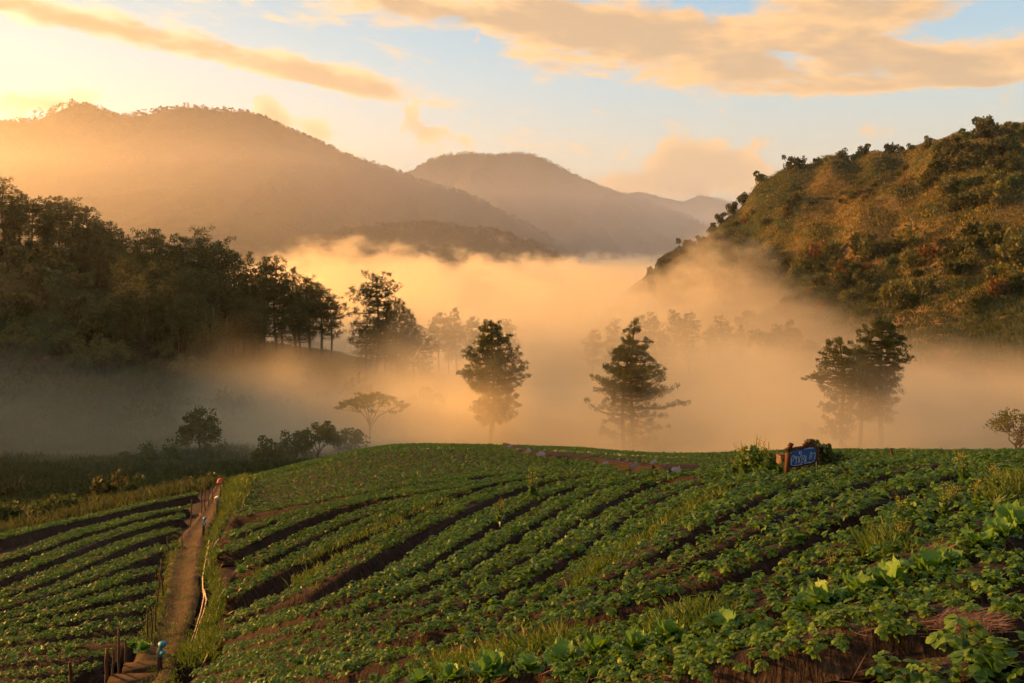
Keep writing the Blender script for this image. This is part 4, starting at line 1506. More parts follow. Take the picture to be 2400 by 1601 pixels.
ROWNAME = {18: 'the bottom right corner bed', 17: 'the nearest long bed', 16: 'the second bed from the front', 15: 'the bed edged with pale lettuces', 14: 'the weedy bed with yellow flowers', 13: 'the bed beyond the weedy one', 12: 'the bed passing below the sign', 11: 'the bed right of the long grass strip', 10: 'the bed left of the long grass strip'}
for q, k in enumerate(single):
    bed = ROWNAME.get(int(PB[k]), 'the foreground beds')
    lab = 'leafy strawberry plant on ' + bed + ', ' + ['toward its left end', 'left of centre', 'right of centre', 'toward the right edge'][min(3, int(sx_[k] // 600))]
    if q < 100:
        t = empty('strawberry_plant', PP[k], prng.uniform(0, 6.28), float(PS[k]))
        for j in range(int(prng.integers(10, 14))):
            c = bpy.data.objects.new('leaf', LEAFV[int(prng.integers(0, 8))])
            COL.objects.link(c)
            c.parent = t
            c.rotation_euler = (prng.normal(0, 0.12), prng.normal(0, 0.12), j * 2.4 + prng.uniform(-0.4, 0.4))
            sc = prng.uniform(0.8, 1.2)
            c.scale = (sc, sc, sc)
    else:
        t = bpy.data.objects.new('strawberry_plant', PLANTV[int(prng.integers(0, 7))])
        COL.objects.link(t)
        t.location = PP[k]
        t.rotation_euler = (0, 0, prng.uniform(0, 6.28))
        sc = float(PS[k])
        t.scale = (sc, sc, sc)
    tag(t, lab, 'plant', 'strawberry plants on ' + bed)

# all the others, too many to count
rest = np.array([k for k in order if k not in near_set])
dr = dist[rest]
parts = []
for lo, hi, nl, TV, TF, sz in [(0, 6.5, 12, T_HI_V, T_HI_F, 0.062), (6.5, 15, 11, T_MI_V, T_MI_F, 0.064), (15, 30, 10, T_LO_V, T_LO_F, 0.072), (30, 90, 7, T_LO_V, T_LO_F, 0.10)]:
    kk_ = rest[(dr >= lo) & (dr < hi)]
    if len(kk_) == 0:
        continue
    O, UX, UY, UZ, tip, L = leaf_frames(prng, len(kk_), nl, sz)
    sc = np.repeat(PS[kk_], nl * 3)[:, None]
    base = np.repeat(PP[kk_], nl * 3, 0)
    print('  lod', lo, len(kk_))
    parts.append(leaflets(O * sc * (1.25 if lo >= 26 else 1.0) + base, UX * sc, UY * sc, UZ * sc, TV, TF))
so = bpy.data.objects.new('strawberry_foliage', tri_mesh('strawberry_foliage', parts, M_STRAW_LEAF))
COL.objects.link(so)
tag(so, 'dense green strawberry plants covering the farther beds', kind='stuff')

# straw mulch lying on the beds
mv = []
mrng = np.random.default_rng(950)
for i, (w, b) in enumerate(zip(ALLB, BED_W)):
    if np.median(w[:, 1]) > 30:
        continue
    L_ = len(w)
    cnt = int(L_ * 0.16 * 40)
    idx = mrng.integers(0, L_ - 1, cnt)
    d = np.gradient(w[:, :2], axis=0)
    d /= np.linalg.norm(d, axis=1, keepdims=True)
    o = mrng.normal(0, 0.17, cnt) * b[idx]
    # thatch hangs over the lower flank as well
    pa = w[idx, :2] + np.stack([d[idx, 1], -d[idx, 0]], 1) * o[:, None] + mrng.normal(0, 0.05, (cnt, 2))
    zz = H(pa[:, 0], pa[:, 1]) * 0.75 + w[idx, 2] * 0.25 + 0.03 + mrng.uniform(0, 0.02, cnt) - 0.02 - 0.34 * np.clip(np.abs(o) / b[idx] - 0.27, 0, 1) / 0.20
    an = np.arctan2(d[idx, 1], d[idx, 0]) + mrng.normal(0, 0.5, cnt)
    ln = mrng.uniform(0.05, 0.17, cnt)
    u = np.stack([np.cos(an) * ln, np.sin(an) * ln, mrng.normal(0, 0.018, cnt)], 1)
    u[:, 2] += H(pa[:, 0] + u[:, 0], pa[:, 1] + u[:, 1]) - H(pa[:, 0], pa[:, 1])
    v_ = np.cross(u, np.array([0, 0, 1.0]))
    v_ = v_ / (np.linalg.norm(v_, axis=1, keepdims=True) + 1e-9) * mrng.uniform(0.0015, 0.004, cnt)[:, None]
    mv.append(quads(np.concatenate([pa, zz[:, None]], 1), u, v_))
for bx_, by_, rx_, ry_ in BARE:
    cnt = 700
    a = mrng.normal(0, 0.5, (cnt, 2))
    cc = cast(np.clip(bx_ + a[:, 0] * rx_, -50, 2450), by_ + a[:, 1] * ry_)
    an = 0.75 + mrng.normal(0, 0.8, cnt)
    ln = mrng.uniform(0.05, 0.14, cnt)
    u = np.stack([np.cos(an) * ln, np.sin(an) * ln, mrng.normal(0, 0.008, cnt)], 1)
    u[:, 2] += H(cc[:, 0] + u[:, 0], cc[:, 1] + u[:, 1]) - H(cc[:, 0], cc[:, 1])
    v_ = np.cross(u, np.array([0, 0, 1.0]))
    v_ = v_ / np.linalg.norm(v_, axis=1, keepdims=True) * mrng.uniform(0.002, 0.004, cnt)[:, None]
    mv.append(quads(cc + np.stack([0 * an, 0 * an, mrng.uniform(0.0, 0.04, cnt)], 1), u, v_))
sp = Soup()
for q in mv:
    sp.quads(q)
mo = bpy.data.objects.new('straw_mulch', sp.mesh('straw_mulch', M_STRAW))
COL.objects.link(mo)
tag(mo, 'dry brown straw mulch scattered over the soil beds', kind='stuff')


# ------------------------------------------------------------------ grass strips along beds and path
def strip(pxs, n, spread_px, hgt, wdt, seed):
    q = np.array(pxs, float)
    r_ = np.random.default_rng(seed)
    s_ = np.concatenate([[0], np.cumsum(np.hypot(np.diff(q[:, 0]), np.diff(q[:, 1])))])
    t = r_.uniform(0, s_[-1], n)
    px = np.interp(t, s_, q[:, 0]) + r_.normal(0, spread_px[0], n)
    py = np.interp(t, s_, q[:, 1]) + r_.normal(0, spread_px[1], n)
    c = cast(px, py)
    return c, np.full(n, hgt), np.full(n, wdt)


G = [strip([(600, 1345), (720, 1310), (800, 1270), (880, 1240), (960, 1200), (1050, 1165), (1110, 1140)], 330, (7, 4), 0.17, 0.005, 1),
     strip([(700, 1370), (790, 1325), (860, 1285)], 260, (12, 6), 0.22, 0.006, 2),
     strip([(1340, 1385), (1420, 1320), (1500, 1272), (1560, 1230), (1620, 1190), (1690, 1150), (1740, 1120)], 420, (8, 5), 0.17, 0.004, 3),
     strip([(478, 1490), (496, 1450), (512, 1405), (505, 1370), (490, 1330), (488, 1300), (500, 1260), (515, 1225), (528, 1195), (540, 1160), (556, 1130), (570, 1112)], 900, (7, 6), 0.26, 0.007, 4),
     strip([(540, 1180), (556, 1140), (575, 1115)], 500, (12, 9), 0.45, 0.012, 8),
     strip([(440, 1545), (470, 1520), (500, 1490)], 260, (16, 8), 0.26, 0.006, 5),
     strip([(1000, 1575), (1150, 1555), (1250, 1525), (1330, 1500)], 360, (30, 10), 0.20, 0.004, 6),
     strip([(1560, 1490), (1620, 1462), (1690, 1440)], 260, (24, 9), 0.18, 0.0035, 7),
     strip([(2360, 1150), (2400, 1130), (2330, 1170)], 220, (14, 8), 0.22, 0.004, 9),
     strip([(2070, 1270), (2110, 1290)], 150, (22, 10), 0.20, 0.004, 10),
     strip([(370, 1600), (400, 1520), (425, 1430), (440, 1340), (460, 1250)], 420, (22, 18), 0.06, 0.005, 11),
     strip([(345, 1505), (372, 1420), (392, 1330), (420, 1262)], 350, (8, 12), 0.12, 0.006, 12)]
gc = np.concatenate([a for a, _, _ in G])
tufts('grass', 'green grass strips between the beds and beside the path', M_GRASS, gc[:, 0], gc[:, 1], 7, 0.6 * np.concatenate([b for _, b, _ in G]), np.concatenate([c for _, _, c in G]), 91, 0.045, base_z=gc[:, 2] - 0.03)


# ------------------------------------------------------------------ pale lettuces
def lettuce_leaf(seed):
    """a broad ribbed leaf with a wavy rim, rising and curling outward"""
    r_ = np.random.default_rng(seed)
    nu, nv = 9, 13
    t = np.linspace(0, 1, nu)
    w = np.linspace(-1, 1, nv)
    wid = 0.02 + 0.115 * np.sin(np.clip(t * 1.15, 0, 1) ** 0.8 * np.pi * 0.62) * (1 - 0.25 * np.clip(t - 0.8, 0, 1) / 0.2)
    ph = r_.uniform(0, 6.28)
    curl = r_.uniform(0.5, 1.3)
    T, W_ = np.meshgrid(t, w, indexing='ij')
    ang = np.radians(78) - curl * T
    along = np.cumsum(np.concatenate([np.zeros((1, nv)), np.cos(ang[1:]) / (nu - 1)], 0), 0) * 0.26
    rise = np.cumsum(np.concatenate([np.zeros((1, nv)), np.sin(ang[1:]) / (nu - 1)], 0), 0) * 0.26
    rim = np.abs(W_) ** 2 * T
    x = along - rim * 0.03 + 0.02 + 0.018 * rim * np.sin(W_ * 7 + T * 9 + ph)
    y = W_ * wid[:, None] + 0.012 * rim * np.cos(T * 11 + ph)
    z = rise + 0.04 * rim * np.sin(T * 17 + W_ * 6 + ph) + 0.02 * rim * np.sin(T * 31 + W_ * 3) + 0.014 * np.abs(np.sin(W_ * 7 + T * 3)) * T
    i, j = np.meshgrid(np.arange(nu - 1), np.arange(nv - 1), indexing='ij')
    f = np.stack([i * nv + j, i * nv + j + 1, (i + 1) * nv + j + 1, (i + 1) * nv + j], -1).reshape(-1, 4)
    me = bpy.data.meshes.new('leaf')
    set_mesh(me, np.stack([x, y, z], -1).reshape(-1, 3), f)
    me.materials.append(M_LETTUCE)
    me.polygons.foreach_set('use_smooth', np.ones(len(me.polygons), dtype=bool))
    return me


LETV = [lettuce_leaf(2000 + k) for k in range(6)]
LETTUCE = [(2385, 1242, 1.25), (2345, 1268, 1.15), (2295, 1292, 1.1), (2215, 1332, 1.0), (2175, 1350, 1.1), (2080, 1385, 1.2), (2010, 1402, 1.0), (1925, 1428, 1.0), (1895, 1440, 0.95),
           (1690, 1478, 0.9), (1570, 1508, 0.95), (1490, 1526, 0.9), (1400, 1545, 0.9), (1320, 1560, 1.0), (1240, 1576, 0.8), (1150, 1590, 1.1), (1060, 1600, 1.0), (985, 1606, 0.8),
           (545, 1262, 1.2), (602, 1268, 0.9), (512, 1300, 1.1), (568, 1342, 1.3), (640, 1246, 0.8), (336, 1528, 1.3), (310, 1520, 1.0), (30, 1544, 1.0), (90, 1532, 0.9), (165, 1526, 1.0), (120, 1538, 0.8)]
for q, (px, py, sc) in enumerate(LETTUCE):
    p = cast([px], [py])[0]
    grp, lab = (('lettuces along the foreground bed', 'pale green lettuce edging the foreground bed') if px > 900 else
                (('lettuces right of the path', 'pale green lettuce at the bed ends right of the path') if px > 400 else ('lettuces in the left field', 'pale green lettuce among the strawberry rows left of the path')))
    if px > 900:
        lab = 'pale green lettuce, %s from the right along the foreground bed' % ORD[q]
    elif px > 400:
        lab = {545: 'large pale lettuce at the upper bed end right of the path', 602: 'small lettuce next to the large one right of the path', 512: 'pale lettuce nearest the path grass, below the large one', 568: 'big lettuce with long leaves, lowest right of the path', 640: 'smallest lettuce farthest right of those by the path'}[px]
    else:
        lab = {336: 'large lettuce beside the stakes at the path bend', 310: 'smaller lettuce left of the one at the path bend', 30: 'lettuce at the left picture edge among strawberry rows', 90: 'second lettuce from the left picture edge', 165: 'rightmost lettuce of the left edge group', 120: 'small lettuce between the left edge group lettuces'}[px]
    t = empty('lettuce', p + np.array([0, 0, 0.01]), prng.uniform(0, 6.28), sc * 0.44)
    for j in range(11):
        c = bpy.data.objects.new('leaf', LETV[int(prng.integers(0, 6))])
        COL.objects.link(c)
        c.parent = t
        c.rotation_euler = (prng.normal(0, 0.1), (0.45 if j < 5 else -0.05) + prng.normal(0, 0.12), j * 2.39996 + prng.uniform(-0.2, 0.2))
        k = prng.uniform(0.75, 1.1)
        c.scale = (k, k, k)
    tag(t, lab, 'lettuce', grp)


# ------------------------------------------------------------------ flowering weeds
def weed(seed, h, nst, flowers=True):
    r_ = np.random.default_rng(seed)
    st, lv, fl = Soup(), Soup(), Soup()
    for i in range(nst):
        a = r_.uniform(0, 6.28)
        sp_ = r_.uniform(0.05, 0.35) * h
        hh = h * r_.uniform(0.65, 1.0)
        tip = np.array([math.cos(a) * sp_, math.sin(a) * sp_, hh])
        mid = np.array([math.cos(a) * sp_ * 0.35, math.sin(a) * sp_ * 0.35, hh * 0.55])
        st.add(*tube([(0, 0, -0.03), mid, tip], [0.004, 0.003, 0.0015], 4))
        nl = 12
        f = r_.uniform(0.08, 0.75, nl)[:, None]
        b = mid * f * 1.3
        d = r_.normal(size=(nl, 3)) + np.array([0, 0, 0.3])
        d /= np.linalg.norm(d, axis=1, keepdims=True)
        s_, _ = rot_frames(d, r_, nl)
        L_ = r_.uniform(0.04, 0.10, nl)[:, None] * (1.25 - f) * 1.2
        lv.quads(quads(b, d * L_, s_ * L_ * 0.26))
        if flowers:
            nf = 6
            f = r_.uniform(0.0, 1, nf)[:, None]
            b = mid * (1 - f) * 0.2 + (mid * 0.8 * (1 - f) + tip * f) + r_.normal(size=(nf, 3)) * 0.018
            d = r_.normal(size=(nf, 3)) + np.array([0, 0, 0.6])
            d /= np.linalg.norm(d, axis=1, keepdims=True)
            s_, t_ = rot_frames(d, r_, nf)
            fl.quads(quads(b, s_ * 0.011, t_ * 0.004))
            fl.quads(quads(b, t_ * 0.011, d * 0.004))
    out = [st.mesh('stem', M_STEM), lv.mesh('foliage', M_WEED)]
    if flowers:
        out.append(fl.mesh('flowers', M_PETAL))
    return out


WV = [weed(3000 + k, 0.45, 9) for k in range(4)]
for px, py, sc, lab in [(1950, 1350, 1.0, 'dense clump of yellow-flowered weed in the lower middle of the weedy bed'), (1990, 1345, 0.8, 'small yellow-flowered weed right of the dense flowered clump'), (1842, 1352, 0.6, 'slim yellow-flowered weed left of the dense flowered clump'),
                        (2112, 1225, 0.85, 'yellow-flowered weed at the furrow edge halfway up the weedy bed'), (2118, 1280, 0.8, 'narrow yellow-flowered spike below the halfway weed'), (2215, 1212, 1.0, 'spreading yellow-flowered weed right of the halfway weed'),
                        (2240, 1190, 0.8, 'small flowered weed beside the spreading one'), (2258, 1140, 1.3, 'tall upright bright green flowered weed near the upper right'), (2335, 1160, 1.0, 'flowered weed by the grass tuft at the right edge'),
                        (2290, 1180, 0.8, 'feathery pale weed between the tall weed and the right edge'), (1250, 1168, 2.6, 'tall thin flowering weed standing between middle beds'), (1170, 1222, 1.6, 'pale upright weed in the furrow below the tall thin weed'),
                        (1745, 1118, 2.0, 'leafy yellow-flowered weed left of the blue sign, nearest the grass strip'), (1770, 1108, 2.2, 'tall yellow-flowered weed under the wooden box'), (1800, 1112, 1.8, 'bright leafy weed at the foot of the wooden box'),
                        (1720, 1116, 1.4, 'low bright weed at the left of the sign weeds'), (1830, 1116, 1.3, 'small weed touching the left leg of the sign')]:
    p = cast([px], [py])[0]
    i = R.randrange(4)
    sz = sc * (0.45 if py > 1300 else 0.6) / 0.45 * 0.55
    plant_tree('flowering_weed', WV[i], p, R.uniform(0, 6.28), sz * 0.8, lab, 'weed', 'yellow flowered weeds', sz=sz * 0.8)
sh_small = [shrub(410, M_WEED, per=90, lobes=8, ql=0.2, qw=0.09), shrub(411, M_BROAD, per=90, lobes=8, ql=0.2, qw=0.09)]
for px, py, r, k, lab in [(1935, 1092, 0.34, 1, 'dark green bush right behind the blue sign'), (1780, 1112, 0.34, 0, 'bright leafy bush under the wooden box by the sign')]:
    p = cast([px], [py])[0]
    plant_tree('bush', sh_small[k], p, 1.0, r, lab, 'bush')
for px, Y, r, k, lab in [(25, 46, 1.3, 1, 'green bush below the left field at the picture edge'), (118, 46, 1.0, 1, 'pale leaved bush below the left field beside the edge bush'), (165, 47, 1.1, 1, 'low brown green bush right of the pale bush below the left field')]:
    x = (px - 1200) / F * Y
    plant_tree('bush', sh_small[k], (x, Y, gz(x, Y) - 0.2), 1.0, r, lab, 'bush')
p = cast([2058], [1080])[0]


# ------------------------------------------------------------------ things people left in the field
def m_wood(t, out, c0=(0.03, 0.016, 0.009), c1=(0.12, 0.065, 0.035)):
    p = obco(t)
    x, y, z = t.sep(p)
    n = t.noise(t.xyz(t.m('MULTIPLY', x, 60), t.m('MULTIPLY', y, 60), t.m('MULTIPLY', z, 6)), 1.0, 5, 0.65)
    c = t.ramp(n, [(0.3, c0), (0.7, c1)])
    bsdf(t, out, c, 0.85, 0.2, n, 0.7, 0.01)


M_WOOD = mat('weathered_wood', m_wood)
M_LOG = mat('brown_log', lambda t, o: m_wood(t, o, (0.03, 0.013, 0.006), (0.11, 0.045, 0.02)))
M_BOXW = mat('box_wood', lambda t, o: m_wood(t, o, (0.10, 0.055, 0.035), (0.22, 0.13, 0.085)))


def m_paint(t, out, col, worn, k):
    p = obco(t)
    n = t.noise(p, k, 5, 0.65)
    bsdf(t, out, t.mix(t.rng(n, 0.58, 0.68), col, worn), 0.6, 0.35, n, 0.2, 0.004)


M_BLUE = mat('blue_paint', lambda t, o: m_paint(t, o, (0.010, 0.055, 0.19), (0.03, 0.028, 0.026), 16))
M_WHITE = mat('white_paint', lambda t, o: m_paint(t, o, (0.34, 0.42, 0.48), (0.10, 0.12, 0.15), 30))
M_PVC = mat('blue_pipe', lambda t, o: m_paint(t, o, (0.02, 0.20, 0.26), (0.03, 0.12, 0.14), 30))
M_RED = mat('red_plastic', lambda t, o: m_paint(t, o, (0.55, 0.075, 0.03), (0.35, 0.06, 0.03), 20))
M_CLOTH = mat('pale_cloth', lambda t, o: m_paint(t, o, (0.42, 0.34, 0.30), (0.25, 0.2, 0.18), 20))
M_HOSE = mat('straw_hose', lambda t, o: m_paint(t, o, (0.42, 0.27, 0.13), (0.25, 0.15, 0.07), 9))
M_PLASTIC = mat('pale_plastic_sheet', lambda t, o: m_paint(t, o, (0.30, 0.24, 0.20), (0.14, 0.10, 0.075), 5))
M_BANK = M_SOIL
M_SLAB = M_PATH


def tube_closed(path, radii, k=7):
    v, f = tube(path, radii, k)
    n = len(path)
    v = np.concatenate([v, [path[0]], [path[-1]]])
    a, b = len(v) - 2, len(v) - 1
    f = [tuple(q) for q in f]
    for j in range(k):
        f.append((a, (j + 1) % k, j))
        f.append((b, (n - 1) * k + j, (n - 1) * k + (j + 1) % k))
    return v, f


def part(name, vf, m, parent, smooth=True):
    v, f = vf
    me = bpy.data.meshes.new(name)
    me.from_pydata([tuple(map(float, p)) for p in v], [], [tuple(int(i) for i in q) for q in f])
    me.materials.append(m)
    if smooth:
        me.polygons.foreach_set('use_smooth', np.ones(len(me.polygons), dtype=bool))
    o = bpy.data.objects.new(name, me)
    COL.objects.link(o)
    if parent:
        o.parent = parent
    return o


def bevel_box(sx, sy, sz, bv=0.006, c=(0, 0, 0)):
    import bmesh
    bm = bmesh.new()
    bmesh.ops.create_cube(bm, size=1)
    bmesh.ops.scale(bm, vec=(sx, sy, sz), verts=bm.verts)
    bmesh.ops.bevel(bm, geom=list(bm.edges), offset=bv, segments=2, affect='EDGES')
    v = [(p.co.x + c[0], p.co.y + c[1], p.co.z + c[2]) for p in bm.verts]
    bm.verts.index_update()
    f = [tuple(q.index for q in p.verts) for p in bm.faces]
    bm.free()
    return v, f


# wooden stakes beside the path: (foot x, foot y, top y) in the photograph, thickness, which one it is
STAKES = [(164, 1612, 1550, 0.05, 'reddish wooden stake nearest the bottom left corner'), (247, 1600, 1522, 0.05, 'thick reddish stake beside the path at the bottom'), (263, 1592, 1520, 0.035, 'dark stake just right of the thick reddish stake'),
          (279, 1572, 1470, 0.035, 'tallest bare pole of the lower group by the path'), (295, 1562, 1500, 0.035, 'stake in front of the lettuce at the path bend'), (345, 1497, 1424, 0.03, 'left stake of the middle stake cluster'),
          (354, 1505, 1441, 0.03, 'short stake in the front of the middle cluster'), (365, 1478, 1418, 0.03, 'right stake of the middle stake cluster'), (372, 1412, 1334, 0.03, 'dark slim stake beside the pale tall stake'),
          (380, 1394, 1314, 0.04, 'pale brown tall stake halfway up the path'), (394, 1300, 1256, 0.04, 'stout short stake at a bed end above the tall pair'), (426, 1284, 1252, 0.035, 'short stake between the stout one and the path'),
          (445, 1234, 1170, 0.04, 'thin pole left of the upper standpipe'), (473, 1199, 1143, 0.05, 'left pole of the tall pair near the path top'), (480, 1194, 1136, 0.05, 'right pole of the tall pair near the path top'),
          (496, 1176, 1131, 0.035, 'slim pole behind the tall pair at the path top'), (490, 1182, 1152, 0.04, 'short stub pole by the path top')]
for k, (px, pb, pt, th, lab) in enumerate(STAKES):
    p = cast([px], [pb])[0]
    h = (pb - pt) / F * p[1]
    r_ = np.random.default_rng(700 + k)
    th = th * 0.55
    wob = r_.normal(0, 0.012, (5, 2))
    le = r_.normal(0, 0.03, 2)
    path = [(wob[i, 0] + le[0] * i / 4 * h, wob[i, 1] + le[1] * i / 4 * h, -0.25 + (h + 0.25) * i / 4) for i in range(5)]
    o = part('wooden_stake', tube_closed(path, [th, th * 0.95, th * 0.9, th * 0.85, th * 0.75], 7), M_LOG if k < 2 else M_WOOD, None)
    o.location = p
    tag(o, lab, 'stake', 'wooden stakes beside the path')

# leaning post near the right skyline of the field
p = cast([2094], [1082])[0]
h = 30 / F * p[1]
o = part('wooden_stake', tube_closed([(0.02, 0, -0.15), (-0.015, 0, h * 0.5), (-0.055, 0, h)], [0.022, 0.022, 0.02], 8), M_WOOD, None)
o.location = p
tag(o, 'leaning dark post on the skyline right of the blue sign', 'stake')


# standpipes
def standpipe(px, pb, pt, lab, cap, capmat):
    p = cast([px], [pb])[0]
    h = (pb - pt) / F * p[1]
    t = empty('standpipe', p)
    part('post', tube_closed([(0, 0, -0.2), (0.0, 0, h * 0.5), (0.005, 0, h * 0.72)], [0.045, 0.042, 0.04], 8), M_WOOD, t)
    part('pipe', tube_closed([(0.03, -0.04, h * 0.45), (0.03, -0.04, h * 0.8), (0.03, -0.04, h * 0.92)], [0.028, 0.028, 0.028], 8), capmat, t)
    if cap == 'tap':
        part('elbow', tube_closed([(0.03, -0.04, h * 0.86), (0.035, -0.045, h * 0.96), (0.07, -0.05, h * 1.0), (0.11, -0.05, h * 0.95)], [0.04, 0.045, 0.045, 0.034], 8), capmat, t)
        part('valve', tube_closed([(0.05, -0.05, h * 0.62), (0.08, -0.07, h * 0.66), (0.10, -0.08, h * 0.62)], [0.03, 0.035, 0.03], 8), capmat, t)
    else:
        r_ = np.random.default_rng(3)
        v, f = tube_closed([(0, 0, h * 0.7), (0.03, 0, h * 0.8), (0, 0.01, h * 0.9), (0.03, 0, h * 1.0)], [0.05, 0.08, 0.09, 0.03], 9)
        v = v + r_.normal(0, 0.02, v.shape)
        part('cloth', (v, f), M_CLOTH, t)
    tag(t, lab, 'standpipe')


standpipe(374, 1562, 1505, 'standpipe with a bright blue tap at the path bottom', 'tap', M_PVC)
standpipe(477, 1250, 1213, 'standpipe with a dull teal top beside the upper path', 'tap', M_PVC)
standpipe(509, 1196, 1163, 'post wrapped in pale cloth in the middle of the upper path', 'cloth', M_PVC)

# red bucket set upside down on a stake at the top of the path
p = cast([516], [1164])[0]
h = (1164 - 1122) / F * p[1]
t = empty('bucket_pole', p)
part('pole', tube_closed([(0, 0, -0.2), (0.01, 0, h * 0.5), (-0.02, 0, h * 0.92)], [0.025, 0.024, 0.022], 7), M_WOOD, t)
part('bucket', tube_closed([(-0.02, 0, h * 0.78), (-0.02, 0, h * 0.80), (-0.01, 0, h * 0.98), (-0.01, 0, h * 1.0)], [0.12, 0.115, 0.08, 0.07], 12), M_RED, t)
tag(t, 'small orange red bucket upturned on a pole at the top of the path', 'bucket')

# split cane lying along the path
for pts_, lab in [([(490, 1272), (486, 1300), (480, 1330), (475, 1360), (476, 1385), (478, 1405), (471, 1440), (462, 1470), (452, 1500), (444, 1524)], 'long pale cane lying along the right edge of the path'),
                  ([(478, 1388), (484, 1412), (478, 1440), (466, 1472), (458, 1500), (455, 1516)], 'shorter forked cane lying against the long one'),
                  ([(498, 1290), (505, 1278), (512, 1268)], 'short broken cane at a bed end above the long one')]:
    a = np.array(pts_, float)
    c = cast(a[:, 0], a[:, 1])
    c[:, 2] += 0.05
    tag(part('cane', tube_closed(c, np.linspace(0.016, 0.011, len(c)) * c[:, 1] / 18, 6), M_HOSE, None), lab, 'cane')

# pale slabs that step the path at the bottom
for k, (px, py, w_, d_, lab) in enumerate([(352, 1560, 0.75, 0.30, 'upper flat earth step at the bottom of the path'), (322, 1590, 0.80, 0.34, 'lower flat earth step at the bottom edge of the path')]):
    p = cast([px], [py])[0]
    v, f = bevel_box(w_, d_, 0.06, 0.02)
    v = np.array(v)
    v += np.stack([fbm(v[:, 0] * 9, v[:, 1] * 9 + k, 8, 2) * 0.03, fbm(v[:, 0] * 7, v[:, 1] * 7, 9, 2) * 0.04, fbm(v[:, 0] * 5, v[:, 1] * 5, 10, 2) * 0.02], 1)
    o = part('earth_step', (v, f), M_SLAB, None)
    o.location = (p[0], p[1], p[2] - 0.03)
    o.rotation_euler = (0.0, 0.06, 0.25)
    tag(o, lab, 'step')

# torn plastic on the cut bank behind the field
for k, (px, py, w_, rz) in enumerate([(1195, 1048, 0.5, 0.3), (1238, 1060, 0.6, 0.5), (1268, 1066, 0.7, 0.2), (1420, 1088, 0.5, 0.6), (1448, 1078, 0.35, 0.4), (1468, 1082, 0.45, 0.8), (1488, 1094, 0.6, 0.5), (1532, 1084, 0.5, 0.3), (1562, 1096, 0.6, 0.7), (1585, 1104, 0.45, 0.4), (1215, 1054, 0.4, 0.2)]):
    p = cast([px], [py], 22)[0]
    r_ = np.random.default_rng(60 + k)
    a, b = np.meshgrid(np.linspace(-0.5, 0.5, 6), np.linspace(-0.5, 0.5, 4), indexing='ij')
    w_ *= 0.6
    v = np.stack([a * w_, b * w_ * 0.3, 0.12 * w_ + 0.10 * w_ * np.sin(a * 6 + k) + b * w_ * 0.5 + r_.normal(0, 0.02, a.shape)], -1).reshape(-1, 3)
    f = [(i * 4 + j, i * 4 + j + 1, i * 4 + j + 5, i * 4 + j + 4) for i in range(5) for j in range(3)]
    o = part('plastic_sheet', (v, f), M_PLASTIC, None)
    o.location = p
    o.rotation_euler = (0.2, -0.3, rz)
    tag(o, 'scrap of pale torn plastic on the brown bank, ' + ('far left end' if px < 1300 else 'middle' if px < 1480 else 'right end'), 'plastic sheet', 'plastic scraps on the bank')

# brown cut bank at the edge of the far field
bk = np.array([(1178, 1043), (1210, 1052), (1250, 1062), (1300, 1070), (1340, 1072), (1400, 1078), (1450, 1086), (1500, 1092), (1550, 1098), (1600, 1102), (1650, 1103)], float)
bc = cast(bk[:, 0], bk[:, 1], 24)
mm = 70
si = np.linspace(0, len(bk) - 1, mm)
bc = np.stack([np.interp(si, np.arange(len(bk)), bc[:, i]) for i in range(3)], 1)
rows_ = []
for j, (up_, back) in enumerate([(-0.5, -0.5), (-0.1, 0.0), (0.06, 0.5), (0.15, 1.0), (0.18, 1.6), (0.2, 2.4)]):
    q = bc.copy()
    q[:, 1] += back + 0.12 * fbm(si / 2.0, si * 0 + j, 81, 3)
    q[:, 2] = H(q[:, 0], q[:, 1]) + up_ * (0.75 + 0.5 * fbm(si / 3.0, si * 0, 82, 3)) - (0.6 if j in (0, 5) else 0)
    rows_.append(q)
bv_ = np.stack(rows_, 1)
i, j = np.meshgrid(np.arange(mm - 1), np.arange(5), indexing='ij')
tag(mesh_obj('earth_bank', bv_.reshape(-1, 3), np.stack([i * 6 + j, (i + 1) * 6 + j, (i + 1) * 6 + j + 1, i * 6 + j + 1], -1).reshape(-1, 4), M_BANK, smooth=True), 'reddish brown cut bank edging the far field', kind='structure')

# ------------------------------------------------------------------ the blue sign in its log frame
p = cast([1872], [1113])[0]
k = p[1] / F                      # metres for one photograph pixel at the sign
sign = empty('field_sign', p)
sign.rotation_euler = (0, 0, math.radians(-16))


def S(px, py):
    return ((px - 1872) * k, (1113 - py) * k)


def slab2d(outline, y0, y1):
    n = len(outline)
    v = [(a, y0, b) for a, b in outline] + [(a, y1, b) for a, b in outline]
    f = [tuple(range(n)), tuple(range(2 * n - 1, n - 1, -1))] + [(i, i + n, (i + 1) % n + n, (i + 1) % n) for i in range(n)]
    return v, f


def log(pts2, r, y=0.0, name='log', m=None):
    a = [(*S(*q)[:1], y, S(*q)[1]) for q in pts2]
    rr = np.array(r) * k * (1.0 if m else 1.2)
    return part(name, tube_closed(a, rr, 9), m or M_LOG, sign)


